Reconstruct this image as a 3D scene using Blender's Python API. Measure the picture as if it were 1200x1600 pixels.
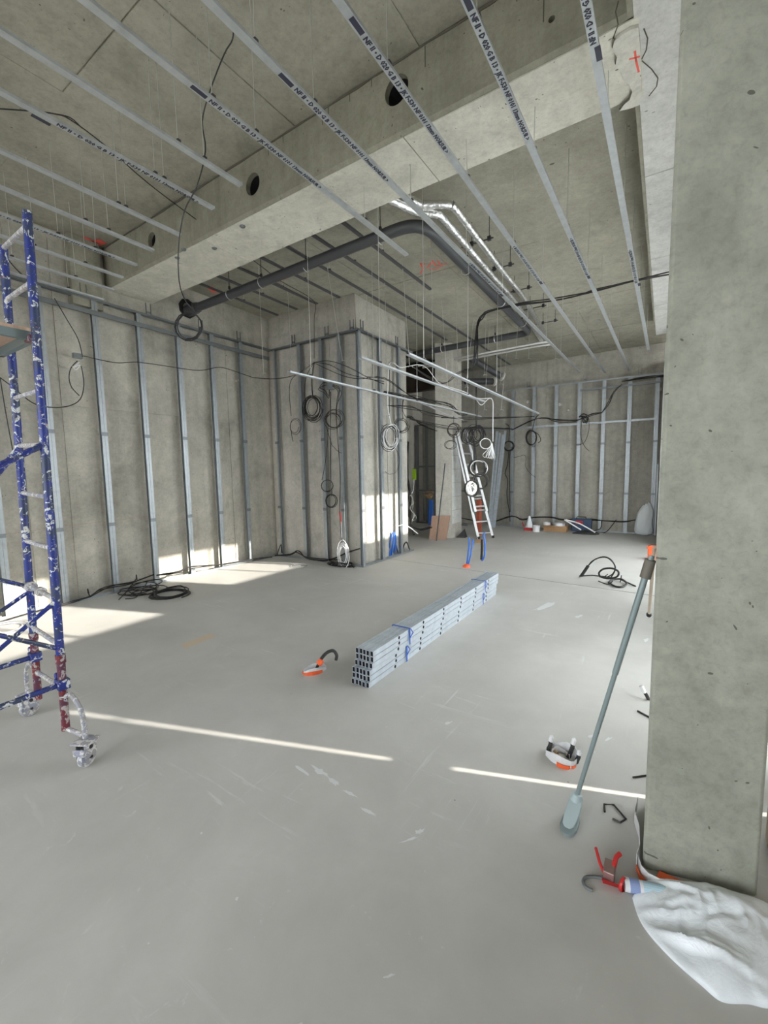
import bpy, bmesh, math, random
from mathutils import Vector, Matrix
random.seed(7)
for o in list(bpy.data.objects): bpy.data.objects.remove(o)
SC = bpy.context.scene
COL = SC.collection

# ------------------------------------------------------------------ camera
YAW, PITCH, ROLL, FPX, EYE = math.radians(-33.707), math.radians(-5.632), math.radians(-1.027), 670.9, 1.68
fw = Vector((math.sin(YAW)*math.cos(PITCH), math.cos(YAW)*math.cos(PITCH), math.sin(PITCH)))
_r = Vector((math.cos(YAW), -math.sin(YAW), 0)); _u = _r.cross(fw)
rt = _r*math.cos(ROLL) + _u*math.sin(ROLL); up = -_r*math.sin(ROLL) + _u*math.cos(ROLL)
CAM = Vector((0, 0, EYE))
cd = bpy.data.cameras.new('camera'); cam = bpy.data.objects.new('camera', cd); COL.objects.link(cam)
cd.sensor_fit = 'HORIZONTAL'; cd.sensor_width = 36; cd.lens = FPX/1200*36; cd.clip_start = .05
M = Matrix((( rt.x, up.x, -fw.x, 0), (rt.y, up.y, -fw.y, 0), (rt.z, up.z, -fw.z, EYE), (0, 0, 0, 1)))
cam.matrix_world = M; SC.camera = cam

# ------------------------------------------------------------------ light
w = bpy.data.worlds.new('sky'); SC.world = w; w.use_nodes = True
bg = w.node_tree.nodes['Background']; bg.inputs[0].default_value = (.90, .94, 1, 1); bg.inputs[1].default_value = 4.2
sd = bpy.data.lights.new('sun', 'SUN'); sun = bpy.data.objects.new('sun', sd); COL.objects.link(sun)
sd.energy = 6.8; sd.angle = math.radians(.7); sd.color = (1, .95, .86)
sun.rotation_euler = Vector((-1, -.36, -.40)).to_track_quat('-Z', 'Y').to_euler()
SC.view_settings.view_transform = 'Standard'; SC.view_settings.look = 'None'
SC.view_settings.gamma = 1; SC.view_settings.use_curve_mapping = False
SC.view_settings.exposure = 1.06

# ------------------------------------------------------------------ helpers
def ray(px, py): return fw + rt*((px-600)/FPX) - up*((py-800)/FPX)
def P(px, py, ax, v):                         # where the sight line of a photo pixel meets an axis plane or depth
    d = ray(px, py)
    if ax == 'd': return CAM + d*v
    i = 'xyz'.index(ax); return CAM + d*((v-CAM[i])/d[i])
def F(px, py, z=0.0): return P(px, py, 'z', z)
def sgn(v): return 1 if v >= 0 else -1

class MB:
    def __init__(s): s.v = []; s.f = []
    def add(s, v, f):
        n = len(s.v); s.v += [tuple(a) for a in v]; s.f += [tuple(i+n for i in q) for q in f]; return s
    def box(s, a, b):
        x0, y0, z0 = a; x1, y1, z1 = b
        x0, x1 = sorted((x0, x1)); y0, y1 = sorted((y0, y1)); z0, z1 = sorted((z0, z1))
        return s.add([(x0,y0,z0),(x1,y0,z0),(x1,y1,z0),(x0,y1,z0),(x0,y0,z1),(x1,y0,z1),(x1,y1,z1),(x0,y1,z1)],
              [(3,2,1,0),(4,5,6,7),(0,1,5,4),(1,2,6,5),(2,3,7,6),(3,0,4,7)])
    def hexa(s, v):                             # 4 bottom + 4 top corners
        return s.add(v, [(3,2,1,0),(4,5,6,7),(0,1,5,4),(1,2,6,5),(2,3,7,6),(3,0,4,7)])
    def prism(s, poly, z0, z1):                 # extrude a plan polygon
        n = len(poly)
        s.add([(x, y, z0) for x, y in poly]+[(x, y, z1) for x, y in poly],
              [tuple(range(n))[::-1], tuple(range(n, 2*n))]+[(i, (i+1) % n, (i+1) % n+n, i+n) for i in range(n)])
        return s
    def sweep(s, prof, a, b, U, V):             # a 2-D outline (u,v) carried from a to b
        a = Vector(a); b = Vector(b); U = Vector(U); V = Vector(V); n = len(prof)
        vs = [a+U*p[0]+V*p[1] for p in prof]+[b+U*p[0]+V*p[1] for p in prof]
        return s.add(vs, [tuple(range(n))[::-1], tuple(range(n, 2*n))]+[(i, (i+1) % n, (i+1) % n+n, i+n) for i in range(n)])
    def bar(s, a, b, wd, hg=None, upv=(0, 0, 1)):
        a = Vector(a); b = Vector(b); hg = hg or wd; d = (b-a).normalized(); U = d.cross(Vector(upv))
        if U.length < 1e-3: U = d.cross(Vector((1, 0, 0)))
        U.normalize(); V = U.cross(d); h, k = wd/2, hg/2
        return s.sweep([(-h,-k),(h,-k),(h,k),(-h,k)], a, b, U, V)
    def tube(s, pts, r, n=6, closed=False, rs=None):
        pts = [Vector(p) for p in pts]; m = len(pts)
        if m < 2: return s
        vs = []; N = None
        for i in range(m):
            a = pts[i-1] if i else (pts[-1] if closed else pts[0]); b = pts[(i+1) % m] if (i < m-1 or closed) else pts[-1]
            t = (b-a)
            t = t.normalized() if t.length > 1e-9 else Vector((0, 0, 1))
            if N is None:
                N = t.cross(Vector((0, 0, 1)))
                if N.length < 1e-2: N = t.cross(Vector((1, 0, 0)))
            else: N = N - t*N.dot(t)
            if N.length < 1e-6: N = t.orthogonal()
            N.normalize(); B = t.cross(N); rr = rs[i] if rs else r
            for k in range(n):
                an = 2*math.pi*k/n; vs.append(pts[i]+(N*math.cos(an)+B*math.sin(an))*rr)
        fs = [(i*n+k, i*n+(k+1) % n, (i+1)*n+(k+1) % n, (i+1)*n+k) for i in range(m-1) for k in range(n)]
        if closed: fs += [((m-1)*n+k, (m-1)*n+(k+1) % n, (k+1) % n, k) for k in range(n)]
        else: fs += [tuple(range(n))[::-1], tuple(range((m-1)*n, m*n))]
        return s.add(vs, fs)
    def lathe(s, c, prof, n=20, axis=(0, 0, 1)):
        c = Vector(c); A = Vector(axis).normalized(); U = A.orthogonal().normalized(); V = A.cross(U); vs = []
        for r, h in prof:
            for k in range(n):
                an = 2*math.pi*k/n; vs.append(c+A*h+(U*math.cos(an)+V*math.sin(an))*max(r, 1e-4))
        m = len(prof)
        fs = [(i*n+k, i*n+(k+1) % n, (i+1)*n+(k+1) % n, (i+1)*n+k) for i in range(m-1) for k in range(n)]
        return s.add(vs, fs)
    def ribbon(s, pts, wd, th, nrm=(0, 0, 1)):   # a strip standing along nrm, th thick
        pts = [Vector(p) for p in pts]; nrm = Vector(nrm); m = len(pts); vs = []
        for i in range(m):
            t = (pts[min(i+1, m-1)]-pts[max(i-1, 0)]).normalized(); sd_ = t.cross(nrm).normalized()*th/2
            u = nrm*wd if isinstance(wd, (int, float)) else nrm*wd[i]
            vs += [pts[i]-sd_, pts[i]+sd_, pts[i]+sd_+u, pts[i]-sd_+u]
        fs = [(i*4+k, i*4+(k+1) % 4, i*4+4+(k+1) % 4, i*4+4+k) for i in range(m-1) for k in range(4)]
        return s.add(vs, fs+[(3,2,1,0), tuple(range(4*m-4, 4*m))])
    def mesh(s, name, m=None, smooth=False):
        me = bpy.data.meshes.new(name); me.from_pydata(s.v, [], s.f); me.update()
        bm = bmesh.new(); bm.from_mesh(me); bmesh.ops.recalc_face_normals(bm, faces=bm.faces)
        bm.to_mesh(me); bm.free()
        if smooth:
            me.shade_smooth()
            try: me.set_sharp_from_angle(angle=math.radians(40))
            except Exception: pass
        if m: me.materials.append(m)
        return me
    def obj(s, name, m, parent=None, smooth=False, bevel=0, label=None):
        o = bpy.data.objects.new(name, s.mesh(name, m, smooth)); COL.objects.link(o)
        if parent: o.parent = parent; o.matrix_parent_inverse = parent.matrix_basis.inverted()
        if bevel:
            b = o.modifiers.new('bevel', 'BEVEL'); b.width = bevel; b.segments = 2; b.limit_method = 'ANGLE'
        if label: o['label'] = label
        return o
def tag(o, label, cat, group=None):
    o['label'] = label; o['category'] = cat
    if group: o['group'] = group
    return o
def thing(name, label, cat, loc, group=None):
    o = bpy.data.objects.new(name, None); COL.objects.link(o); o.location = loc; o.empty_display_size = .1
    return tag(o, label, cat, group)
def struct(o): o['kind'] = 'structure'; return o
def copyof(src, name, parent, mat4):              # a further alike part sharing its mesh
    o = bpy.data.objects.new(name, src.data); COL.objects.link(o); o.parent = parent
    o.matrix_parent_inverse = parent.matrix_basis.inverted(); o.matrix_basis = mat4; return o
def smoothpts(p, k=5):
    p = [Vector(q) for q in p]
    if len(p) < 3: return p
    out = []
    for i in range(len(p)-1):
        a, b, c, d = p[max(i-1, 0)], p[i], p[i+1], p[min(i+2, len(p)-1)]
        for j in range(k):
            t = j/k
            out.append(.5*((2*b)+(c-a)*t+(2*a-5*b+4*c-d)*t*t+(3*b-a-3*c+d)*t**3))
    out.append(p[-1]); return out

# ------------------------------------------------------------------ materials
def mat(name, base=(.5,.5,.5), rough=.6, metal=0.0, spec=None):
    m = bpy.data.materials.new(name); m.use_nodes = True
    b = m.node_tree.nodes['Principled BSDF']; b.inputs['Base Color'].default_value = (*base, 1)
    b.inputs['Roughness'].default_value = rough; b.inputs['Metallic'].default_value = metal
    if spec is not None: b.inputs['Specular IOR Level'].default_value = spec
    return m
class N:
    def __init__(s, m):
        s.t = m.node_tree; s.b = s.t.nodes['Principled BSDF']; s.co = s.t.nodes.new('ShaderNodeTexCoord').outputs['Object']
        g = s.t.nodes.new('ShaderNodeNewGeometry'); s.pos = g.outputs['Position']
    def n(s, ty, **k):
        q = s.t.nodes.new(ty)
        for a, v in k.items(): setattr(q, a, v)
        return q
    def L(s, a, b): s.t.links.new(a, b)
    def mapping(s, scale, co=None, rot=(0, 0, 0)):
        q = s.n('ShaderNodeMapping'); q.inputs['Scale'].default_value = scale; q.inputs['Rotation'].default_value = rot
        s.L(co or s.pos, q.inputs[0]); return q.outputs[0]
    def noise(s, sc, det=4, rough=.6, co=None, dist=0):
        q = s.n('ShaderNodeTexNoise'); q.inputs['Scale'].default_value = sc; q.inputs['Detail'].default_value = det
        q.inputs['Roughness'].default_value = rough; q.inputs['Distortion'].default_value = dist
        s.L(co or s.pos, q.inputs['Vector']); return q.outputs['Fac']
    def vor(s, sc, co=None):
        q = s.n('ShaderNodeTexVoronoi'); q.inputs['Scale'].default_value = sc; s.L(co or s.pos, q.inputs['Vector']); return q.outputs['Distance']
    def ramp(s, fac, stops):
        q = s.n('ShaderNodeValToRGB'); r = q.color_ramp
        while len(r.elements) > 1: r.elements.remove(r.elements[-1])
        r.elements[0].position = stops[0][0]; r.elements[0].color = (*stops[0][1], 1)
        for p_, c in stops[1:]:
            e = r.elements.new(p_); e.color = (*c, 1)
        s.L(fac, q.inputs[0]); return q.outputs[0]
    def mix(s, fac, a, b, mode='MIX'):
        q = s.n('ShaderNodeMix', data_type='RGBA', blend_type=mode)
        for i, v in ((0, fac), (6, a), (7, b)):
            if isinstance(v, (int, float)): q.inputs[i].default_value = v
            elif isinstance(v, tuple): q.inputs[i].default_value = (*v, 1)
            else: s.L(v, q.inputs[i])
        return q.outputs[2]
    def math(s, op, a, b=0.0):
        q = s.n('ShaderNodeMath', operation=op)
        for i, v in ((0, a), (1, b)):
            if isinstance(v, (int, float)): q.inputs[i].default_value = v
            else: s.L(v, q.inputs[i])
        return q.outputs[0]
    def col(s, c): s.L(c, s.b.inputs['Base Color'])
    def bump(s, h, st=.3, dist=.01):
        q = s.n('ShaderNodeBump'); q.inputs['Strength'].default_value = st; q.inputs['Distance'].default_value = dist
        s.L(h, q.inputs['Height']); s.L(q.outputs[0], s.b.inputs['Normal'])
    def ro(s, r): s.L(r, s.b.inputs['Roughness'])
g3 = lambda a: (a, a, a)
def concrete(name, base, var=.18, streak=.0, holes=.5, patch=1.0, seed=0, rough=.85):
    m = mat(name, base, rough, spec=.3); q = N(m)
    co = q.mapping((1, 1, 1)); 
    mp = co.node; mp.inputs['Location'].default_value = (seed*3.1, seed*1.7, seed*2.3)
    lo = q.noise(.9*patch, 5, .62, co, .6); hi = q.noise(9, 6, .7, co)
    c = q.ramp(lo, [(.28, tuple(b*(1-var) for b in base)), (.5, base), (.74, tuple(min(1, b*(1+var)) for b in base))])
    c = q.mix(1.0, c, q.ramp(hi, [(.3, g3(.85)), (.55, g3(1.0)), (.75, g3(1.10))]), 'MULTIPLY')
    c = q.mix(1.0, c, q.ramp(q.noise(34, 5, .75, co, .5), [(.32, g3(.86)), (.5, g3(1.0)), (.72, g3(1.08))]), 'MULTIPLY')
    st = q.noise(1.0, 4, .6, q.mapping((5, 5, .35)))
    if streak: c = q.mix(1.0, c, q.ramp(st, [(.35, g3(1-streak)), (.55, g3(1.0)), (.8, g3(1+streak*.4))]), 'MULTIPLY')
    bl = q.noise(2.2, 3, .5, co, 1.2)
    c = q.mix(1.0, c, q.ramp(bl, [(.30, (.86, .87, .86)), (.40, g3(1.0)), (.7, g3(1.0)), (.82, (1.07, 1.06, 1.03))]), 'MULTIPLY')
    if holes:
        wq = q.n('ShaderNodeTexNoise'); wq.inputs['Scale'].default_value = 1.7; q.L(co, wq.inputs['Vector'])
        wp = q.mix(.7, co, wq.outputs['Color'], 'ADD'); v = q.vor(19, wp); msk = q.noise(7.1, 2, .6, co)
        h = q.math('LESS_THAN', v, q.math('MULTIPLY', q.math('SUBTRACT', msk, .50-.05*holes), .75))
        c = q.mix(h, c, tuple(b*.38 for b in base))
    q.col(c); q.bump(q.math('ADD', hi, q.math('MULTIPLY', q.noise(40, 3, .6, co), .4)), .25, .006)
    return m
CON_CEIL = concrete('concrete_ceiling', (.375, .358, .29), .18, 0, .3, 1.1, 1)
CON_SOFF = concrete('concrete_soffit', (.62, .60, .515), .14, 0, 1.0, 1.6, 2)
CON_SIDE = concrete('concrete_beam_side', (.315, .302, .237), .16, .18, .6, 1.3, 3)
CON_WALL = concrete('concrete_wall', (.46, .435, .37), .28, .13, .3, 1.0, 4)
CON_CORE = concrete('concrete_core', (.47, .445, .385), .16, .14, .2, 1.0, 5)
CON_FAR = concrete('concrete_far_wall', (.40, .38, .325), .18, .14, .3, 1.0, 6)
CON_COL = concrete('concrete_column', (.345, .35, .29), .26, .0, 1.3, 2.2, 7)
CON_PALE = concrete('concrete_pale', (.60, .60, .565), .10, 0, .5, 1.6, 8)
PLASTER = concrete('plaster_patch', (.60, .585, .52), .08, 0, .3, 3, 9)
def floor_mat():
    m = mat('floor_screed', (.5, .5, .47), .62, spec=.35); q = N(m)
    lo = q.noise(.55, 6, .6, None, .5); mi = q.noise(3.0, 5, .65, None, .4)
    c = q.ramp(lo, [(.3, (.475, .463, .43)), (.5, (.53, .517, .482)), (.72, (.58, .567, .535))])
    c = q.mix(1.0, c, q.ramp(mi, [(.3, g3(.92)), (.6, g3(1.0)), (.8, g3(1.07))]), 'MULTIPLY')
    # trowel arcs and dusty white scuffs
    for sc, rot, th in (((1.2, 14, 1), .35, .71), ((16, 1.0, 1), -.5, .73)):
        sct = q.noise(1.0, 5, .7, q.mapping(sc, None, (0, 0, rot)), .8)
        msk = q.noise(1.3, 2, .5, q.mapping((1, 1, 1)))
        h = q.math('MULTIPLY', q.ramp(sct, [(th-.12, g3(0)), (th-.06, g3(1))]), q.ramp(msk, [(.50, g3(0)), (.66, g3(.55))]))
        c = q.mix(h, c, (.68, .68, .66))
    sp = q.noise(7, 6, .75, None, 1.5)
    c = q.mix(q.ramp(sp, [(.64, g3(0)), (.72, g3(.5))]), c, (.70, .70, .68))
    v = q.vor(4); c = q.mix(q.math('MULTIPLY', q.math('LESS_THAN', v, .02), .7), c, (.18, .17, .15))
    q.col(c); q.ro(q.ramp(mi, [(.3, g3(.5)), (.7, g3(.72))])); q.bump(q.math('ADD', mi, q.noise(35, 3)), .12, .004)
    return m
FLOOR = floor_mat()
def galv(name, base, rough=.38, metal=.75):
    m = mat(name, base, rough, metal); q = N(m)
    n1 = q.noise(14, 4, .6, q.co); q.col(q.ramp(n1, [(.3, tuple(b*.86 for b in base)), (.7, tuple(min(1, b*1.1) for b in base))]))
    q.ro(q.ramp(n1, [(.3, g3(rough-.06)), (.7, g3(rough+.1))])); return m
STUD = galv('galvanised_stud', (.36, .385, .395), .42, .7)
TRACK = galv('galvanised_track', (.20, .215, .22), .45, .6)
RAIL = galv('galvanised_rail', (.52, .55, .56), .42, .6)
RAIL_SHADED = galv('galvanised_rail_shaded', (.10, .10, .105), .6, .3)  # rail colour darkened in place of the shade near the ceiling
PACK = galv('galvanised_new_stud', (.66, .72, .78), .36, .55)
CRK = mat('crack_and_grime', (.12, .11, .085), .95)  # dark colour shared by cracks, grimy joint and drip stains
INSHADE = mat('stud_inside_shade', (.05, .055, .07), .8)  # near-black stands in for the shade inside the hollow studs
ROD = mat('threaded_rod', (.62, .62, .58), .45, .7)
CLIP = mat('dark_clip', (.04, .04, .045), .5)
BLACK = mat('black_cable', (.013, .012, .012), .5)
DKBR = mat('brown_black_cable', (.035, .028, .022), .55)
WHITE = mat('white_cable', (.78, .78, .77), .45)
GREYC = mat('grey_cable', (.40, .40, .41), .5)
PVC = mat('grey_pvc', (.06, .062, .066), .42)
INK = mat('print_ink', (.035, .035, .06), .6)
REDP = mat('red_spray_paint', (.85, .13, .10), .7)
ORANGE = mat('orange_plastic', (.85, .13, .035), .45)
TAPEW = mat('white_tape', (.72, .72, .72), .4)
BLUEP = mat('blue_conduit', (.03, .16, .62), .4)
BLUES = mat('blue_strap', (.03, .12, .50), .5)
GREEN = mat('green_box', (.42, .70, .03), .5)
ALU = mat('aluminium', (.40, .40, .39), .42, .8)
HOOKC = mat('clamp_steel', (.75, .75, .75), .3, .9)
REDM = mat('red_tool', (.55, .03, .03), .35)
LASER = mat('painted_laser_line', (.42, .25, .20), .8)  # colour of the laser light drawn on the left wall
TEAL = mat('platform_steel', (.20, .25, .25), .5, .3)
TAUPE = mat('taupe_collar', (.16, .145, .115), .6)
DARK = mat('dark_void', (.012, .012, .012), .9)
RUBBER = mat('rubber', (.03, .03, .03), .8)
NAVY = mat('navy_case', (.03, .06, .12), .5)
POLE = mat('grey_green_pole', (.27, .33, .33), .38, .3)
PUCK = mat('pale_grey_plastic', (.42, .50, .51), .5)
BEIGE = mat('beige_wood', (.55, .46, .36), .7)
def foil():
    m = mat('foil_insulation', (.86, .86, .85), .22, .95); q = N(m)
    q.bump(q.math('ADD', q.noise(38, 4, .7, q.co, 1.0), q.vor(30, q.co)), .4, .012); return m
FOIL = foil()
def wood(name, a, b):
    m = mat(name, a, .7); q = N(m)
    q.col(q.ramp(q.noise(1.0, 5, .6, q.mapping((60, 60, 4), q.co), 1.5), [(.3, a), (.7, b)])); return m
WOOD = wood('plywood', (.33, .20, .14), (.42, .27, .19))
DECK = wood('deck_board', (.55, .36, .25), (.70, .50, .38))
CARD = wood('cardboard', (.33, .19, .09), (.42, .26, .13))
def splat(name, base, base2, spl, thr):
    m = mat(name, base, .45); q = N(m)
    c = q.mix(q.ramp(q.noise(9, 3, .6, q.pos, .5), [(.45, g3(0)), (.6, g3(1))]), base, base2)
    s1 = q.noise(26, 5, .65, q.pos, 1.0)
    c = q.mix(q.ramp(s1, [(thr, g3(0)), (thr+.03, g3(1))]), c, spl)
    s2 = q.noise(47, 4, .6, q.pos, .6); c = q.mix(q.ramp(s2, [(.66, g3(0)), (.69, g3(.9))]), c, (.33, .13, .11))
    q.col(c); q.bump(s1, .3, .003); return m
PBLUE = splat('blue_paint_splattered', (.012, .03, .22), (.03, .045, .10), (.62, .64, .62), .56)
PRED = splat('maroon_paint_splattered', (.17, .02, .025), (.10, .03, .06), (.42, .38, .37), .54)
PGREY = splat('pale_paint_splattered', (.36, .34, .33), (.30, .31, .38), (.66, .65, .62), .52)
def bagm():
    m = mat('white_plastic_film', (.80, .84, .86), .38); q = N(m)
    q.b.inputs['Subsurface Weight'].default_value = .25; q.b.inputs['Subsurface Radius'].default_value = (.02, .02, .02)
    q.bump(q.noise(16, 4, .6, None, 1.2), .35, .01); return m
BAG = bagm()
def film():
    m = bpy.data.materials.new('frosted_window_film'); m.use_nodes = True; t = m.node_tree
    for n_ in list(t.nodes): t.nodes.remove(n_)
    o = t.nodes.new('ShaderNodeOutputMaterial'); mx = t.nodes.new('ShaderNodeMixShader'); mx.inputs[0].default_value = .8
    d = t.nodes.new('ShaderNodeBsdfDiffuse'); d.inputs[0].default_value = (.8, .8, .8, 1)
    tr = t.nodes.new('ShaderNodeBsdfTranslucent'); tr.inputs[0].default_value = (.85, .88, .9, 1)
    t.links.new(d.outputs[0], mx.inputs[1]); t.links.new(tr.outputs[0], mx.inputs[2]); t.links.new(mx.outputs[0], o.inputs[0]); return m
FILM = film()

# ------------------------------------------------------------------ room shell
XL, YF, ZN, ZS, YB0, YB1 = -6.66, 12.28, 4.77, 4.25, 3.08, 3.76
XR = .60
zfar = lambda y: 4.66 - (y-YB1)*.018
# floor: two slabs with the sawn joint between them
f = MB().hexa([(-7.2,-4.6,-.2),(1.2,-4.6,-.2),(1.2,6.32,-.2),(-7.2,6.88,-.2),(-7.2,-4.6,0),(1.2,-4.6,0),(1.2,6.32,0),(-7.2,6.88,0)]).obj('floor', FLOOR); struct(f)
MB().hexa([(-7.2,6.90,-.2),(1.2,6.34,-.2),(1.2,12.6,-.2),(-7.2,12.6,-.2),(-7.2,6.90,0),(1.2,6.34,0),(1.2,12.6,0),(-7.2,12.6,0)]).obj('floor_slab', FLOOR, f)
MB().hexa([(-7.2,6.87,-.2),(1.2,6.31,-.2),(1.2,6.35,-.2),(-7.2,6.91,-.2),(-7.2,6.87,-.003),(1.2,6.31,-.003),(1.2,6.35,-.003),(-7.2,6.91,-.003)]).obj('joint_filler', DARK, f)
# walls
wl = struct(MB().box((XL-.25,-4.6,0),(XL,12.6,4.95)).obj('wall_left', CON_WALL))
# pour joint lines on left wall: slightly proud cast lifts as panels
k = 0
for (y0, y1) in ((-1.8,.45),(.47,1.97),(1.99,2.42),(2.44,4.98),(5.0,7.4)):
    for (z0, z1) in ((.0,2.58),(2.595,4.66)):
        MB().box((XL-.01, y0, z0), (XL+.006+.003*((k*7) % 3), y1, z1)).obj('cast_panel', CON_WALL, wl); k += 1
MB().box((XL-.02, 2.62, 3.9), (XL+.14, 2.98, ZN)).obj('pilaster', CON_SIDE, wl)
wf = struct(MB().box((-7.2,YF,0),(1.0,YF+.25,4.95)).obj('wall_far', CON_FAR))
for i, x in enumerate([-6.6,-4.05,-2.85,-1.65,-.45]):
    x1 = [-4.07,-2.87,-1.67,-.47,.6][i]
    for z0, z1 in ((0,1.35),(1.365,2.75),(2.765,4.5)):
        MB().box((x, YF-.004-.004*((i+int(z0)) % 2), z0), (x1, YF+.01, z1)).obj('cast_panel', CON_FAR, wf)
wc = struct(MB().box((XL,6.0,0),(-4.52,7.66,4.8)).obj('wall_core', CON_CORE))
for (a, b_) in (((-6.62,5.992,0),(-5.2,6.01,2.6)),((-5.18,5.99,0),(-4.51,6.01,2.6)),((-6.62,5.99,2.61),(-5.1,6.01,4.62)),((-5.08,5.994,2.61),(-4.51,6.01,4.62)),
              ((-4.53,6.0,0),(-4.508,6.9,2.7)),((-4.53,6.92,0),(-4.51,7.65,2.7)),((-4.53,6.0,2.71),(-4.51,7.65,4.6))):
    MB().box(a, b_).obj('cast_panel', CON_CORE, wc)
# ceiling, near bay with formwork panels
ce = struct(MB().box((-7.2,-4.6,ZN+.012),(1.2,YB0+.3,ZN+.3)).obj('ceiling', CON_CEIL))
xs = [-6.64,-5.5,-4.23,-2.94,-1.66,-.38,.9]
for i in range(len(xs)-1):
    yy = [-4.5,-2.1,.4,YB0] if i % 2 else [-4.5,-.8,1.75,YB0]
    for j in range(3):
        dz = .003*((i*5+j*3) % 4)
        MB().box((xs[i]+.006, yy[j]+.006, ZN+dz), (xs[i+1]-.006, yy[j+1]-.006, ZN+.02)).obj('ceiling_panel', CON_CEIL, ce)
# far bay ceiling
cf = struct(MB().hexa([(-7.2,YB1-.2,zfar(YB1)+.012),(1.2,YB1-.2,zfar(YB1)+.012),(1.2,12.6,zfar(12.6)+.012),(-7.2,12.6,zfar(12.6)+.012),
     (-7.2,YB1-.2,5.0),(1.2,YB1-.2,5.0),(1.2,12.6,5.0),(-7.2,12.6,5.0)]).obj('ceiling_far', CON_CEIL))
fx = [-6.62,-5.3,-4.05,-2.82,-1.55,-.3,.9]; fy = [YB1,6.1,8.5,10.4,12.27]
for i in range(6):
    for j in range(4):
        a, b_, c, d = fx[i]+.006, fy[j]+.006, fx[i+1]-.006, fy[j+1]-.006; dz = .003*((i*5+j*3) % 4)
        MB().hexa([(a,b_,zfar(b_)+dz),(c,b_,zfar(b_)+dz),(c,d,zfar(d)+dz),(a,d,zfar(d)+dz),(a,b_,zfar(b_)+.02),(c,b_,zfar(b_)+.02),(c,d,zfar(d)+.02),(a,d,zfar(d)+.02)]).obj('ceiling_panel', CON_CEIL, cf)
# cross beam with round service holes
bm_ = MB().prism([(-.2,0)], 0, 0) if False else None
def beam_mesh():
    c = .022; pr_ = [(YB0,ZN+.1),(YB0,ZS+c),(YB0+c,ZS),(YB1-c,ZS),(YB1,ZS+c),(YB1,ZN+.1)]
    mb = MB(); n = len(pr_); xa, xb = XL, -.25
    mb.add([(xa,y,z) for y,z in pr_]+[(xb,y,z) for y,z in pr_], [tuple(range(n)), tuple(range(n,2*n))]+[(i,(i+1)%n,(i+1)%n+n,i+n) for i in range(n)])
    return mb
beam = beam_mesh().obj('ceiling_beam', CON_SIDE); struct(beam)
cut = MB()
for x, z, r in ((-1.87,4.58,.105),(-3.54,4.50,.10),(-5.4,4.53,.085),(-.73,4.46,.02)):
    cut.lathe((x, YB0-.2, z), [(0,0),(r,0),(r,.72),(0,.72)], 28, (0,1,0))
co_ = cut.obj('cut', None); bo = beam.modifiers.new('b', 'BOOLEAN'); bo.object = co_; bo.operation = 'DIFFERENCE'; bo.solver = 'EXACT'
dg = bpy.context.evaluated_depsgraph_get(); nm = bpy.data.meshes.new_from_object(beam.evaluated_get(dg))
beam.modifiers.clear(); beam.data = nm; bpy.data.objects.remove(co_)
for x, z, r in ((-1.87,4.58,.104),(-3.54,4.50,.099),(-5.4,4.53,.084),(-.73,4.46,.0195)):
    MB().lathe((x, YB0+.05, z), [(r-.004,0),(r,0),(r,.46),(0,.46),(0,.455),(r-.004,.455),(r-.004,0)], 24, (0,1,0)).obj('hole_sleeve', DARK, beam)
bx = [XL,-5.47,-4.41,-1.83,-.25]
for i in range(4):
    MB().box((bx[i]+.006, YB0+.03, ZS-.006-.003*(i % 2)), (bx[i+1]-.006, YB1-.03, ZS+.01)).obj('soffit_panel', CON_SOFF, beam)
random.seed(3)
q_ = [Vector((XL+.1+i*.16, YB0-.003, ZN-.004+random.uniform(-.006,.002))) for i in range(40)]
MB().tube(q_, .006, 5, rs=[random.uniform(.002,.013) for _ in q_]).obj('grimy_joint', CRK, beam)
for x, h in ((-2.62,.10),(-2.55,.06),(-2.32,.05),(-2.1,.04),(-1.62,.13),(-.78,.28),(-.62,.20),(-.95,.07),(-3.1,.05),(-3.3,.08),(-1.2,.05)):
    MB().box((x-.004,YB0-.0015,ZN-.02-h),(x+.004,YB0+.001,ZN-.01)).obj('drip_stain', CRK, beam)
# facade beam along the right side
fb = struct(MB().hexa([(-.25,-4.6,ZS),(.95,-4.6,ZS),(.95,10.4,ZS),(-.37,10.4,ZS),(-.25,-4.6,5),(.95,-4.6,5),(.95,10.4,5),(-.37,10.4,5)]).obj('ceiling_beam', CON_SIDE))
py = [-4.5,2.95,4.75,6.6,8.5,10.38]
for i in range(5):
    xa, xb = -.25-.012*(max(py[i],0))*.8, -.25-.012*max(py[i+1],0)*.8
    MB().hexa([(xa,py[i]+.006,ZS-.008),(.9,py[i]+.006,ZS-.008),(.9,py[i+1]-.006,ZS-.008),(xb,py[i+1]-.006,ZS-.008),
               (xa,py[i]+.006,ZS+.01),(.9,py[i]+.006,ZS+.01),(.9,py[i+1]-.006,ZS+.01),(xb,py[i+1]-.006,ZS+.01)]).obj('soffit_panel', CON_PALE, fb)
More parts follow.
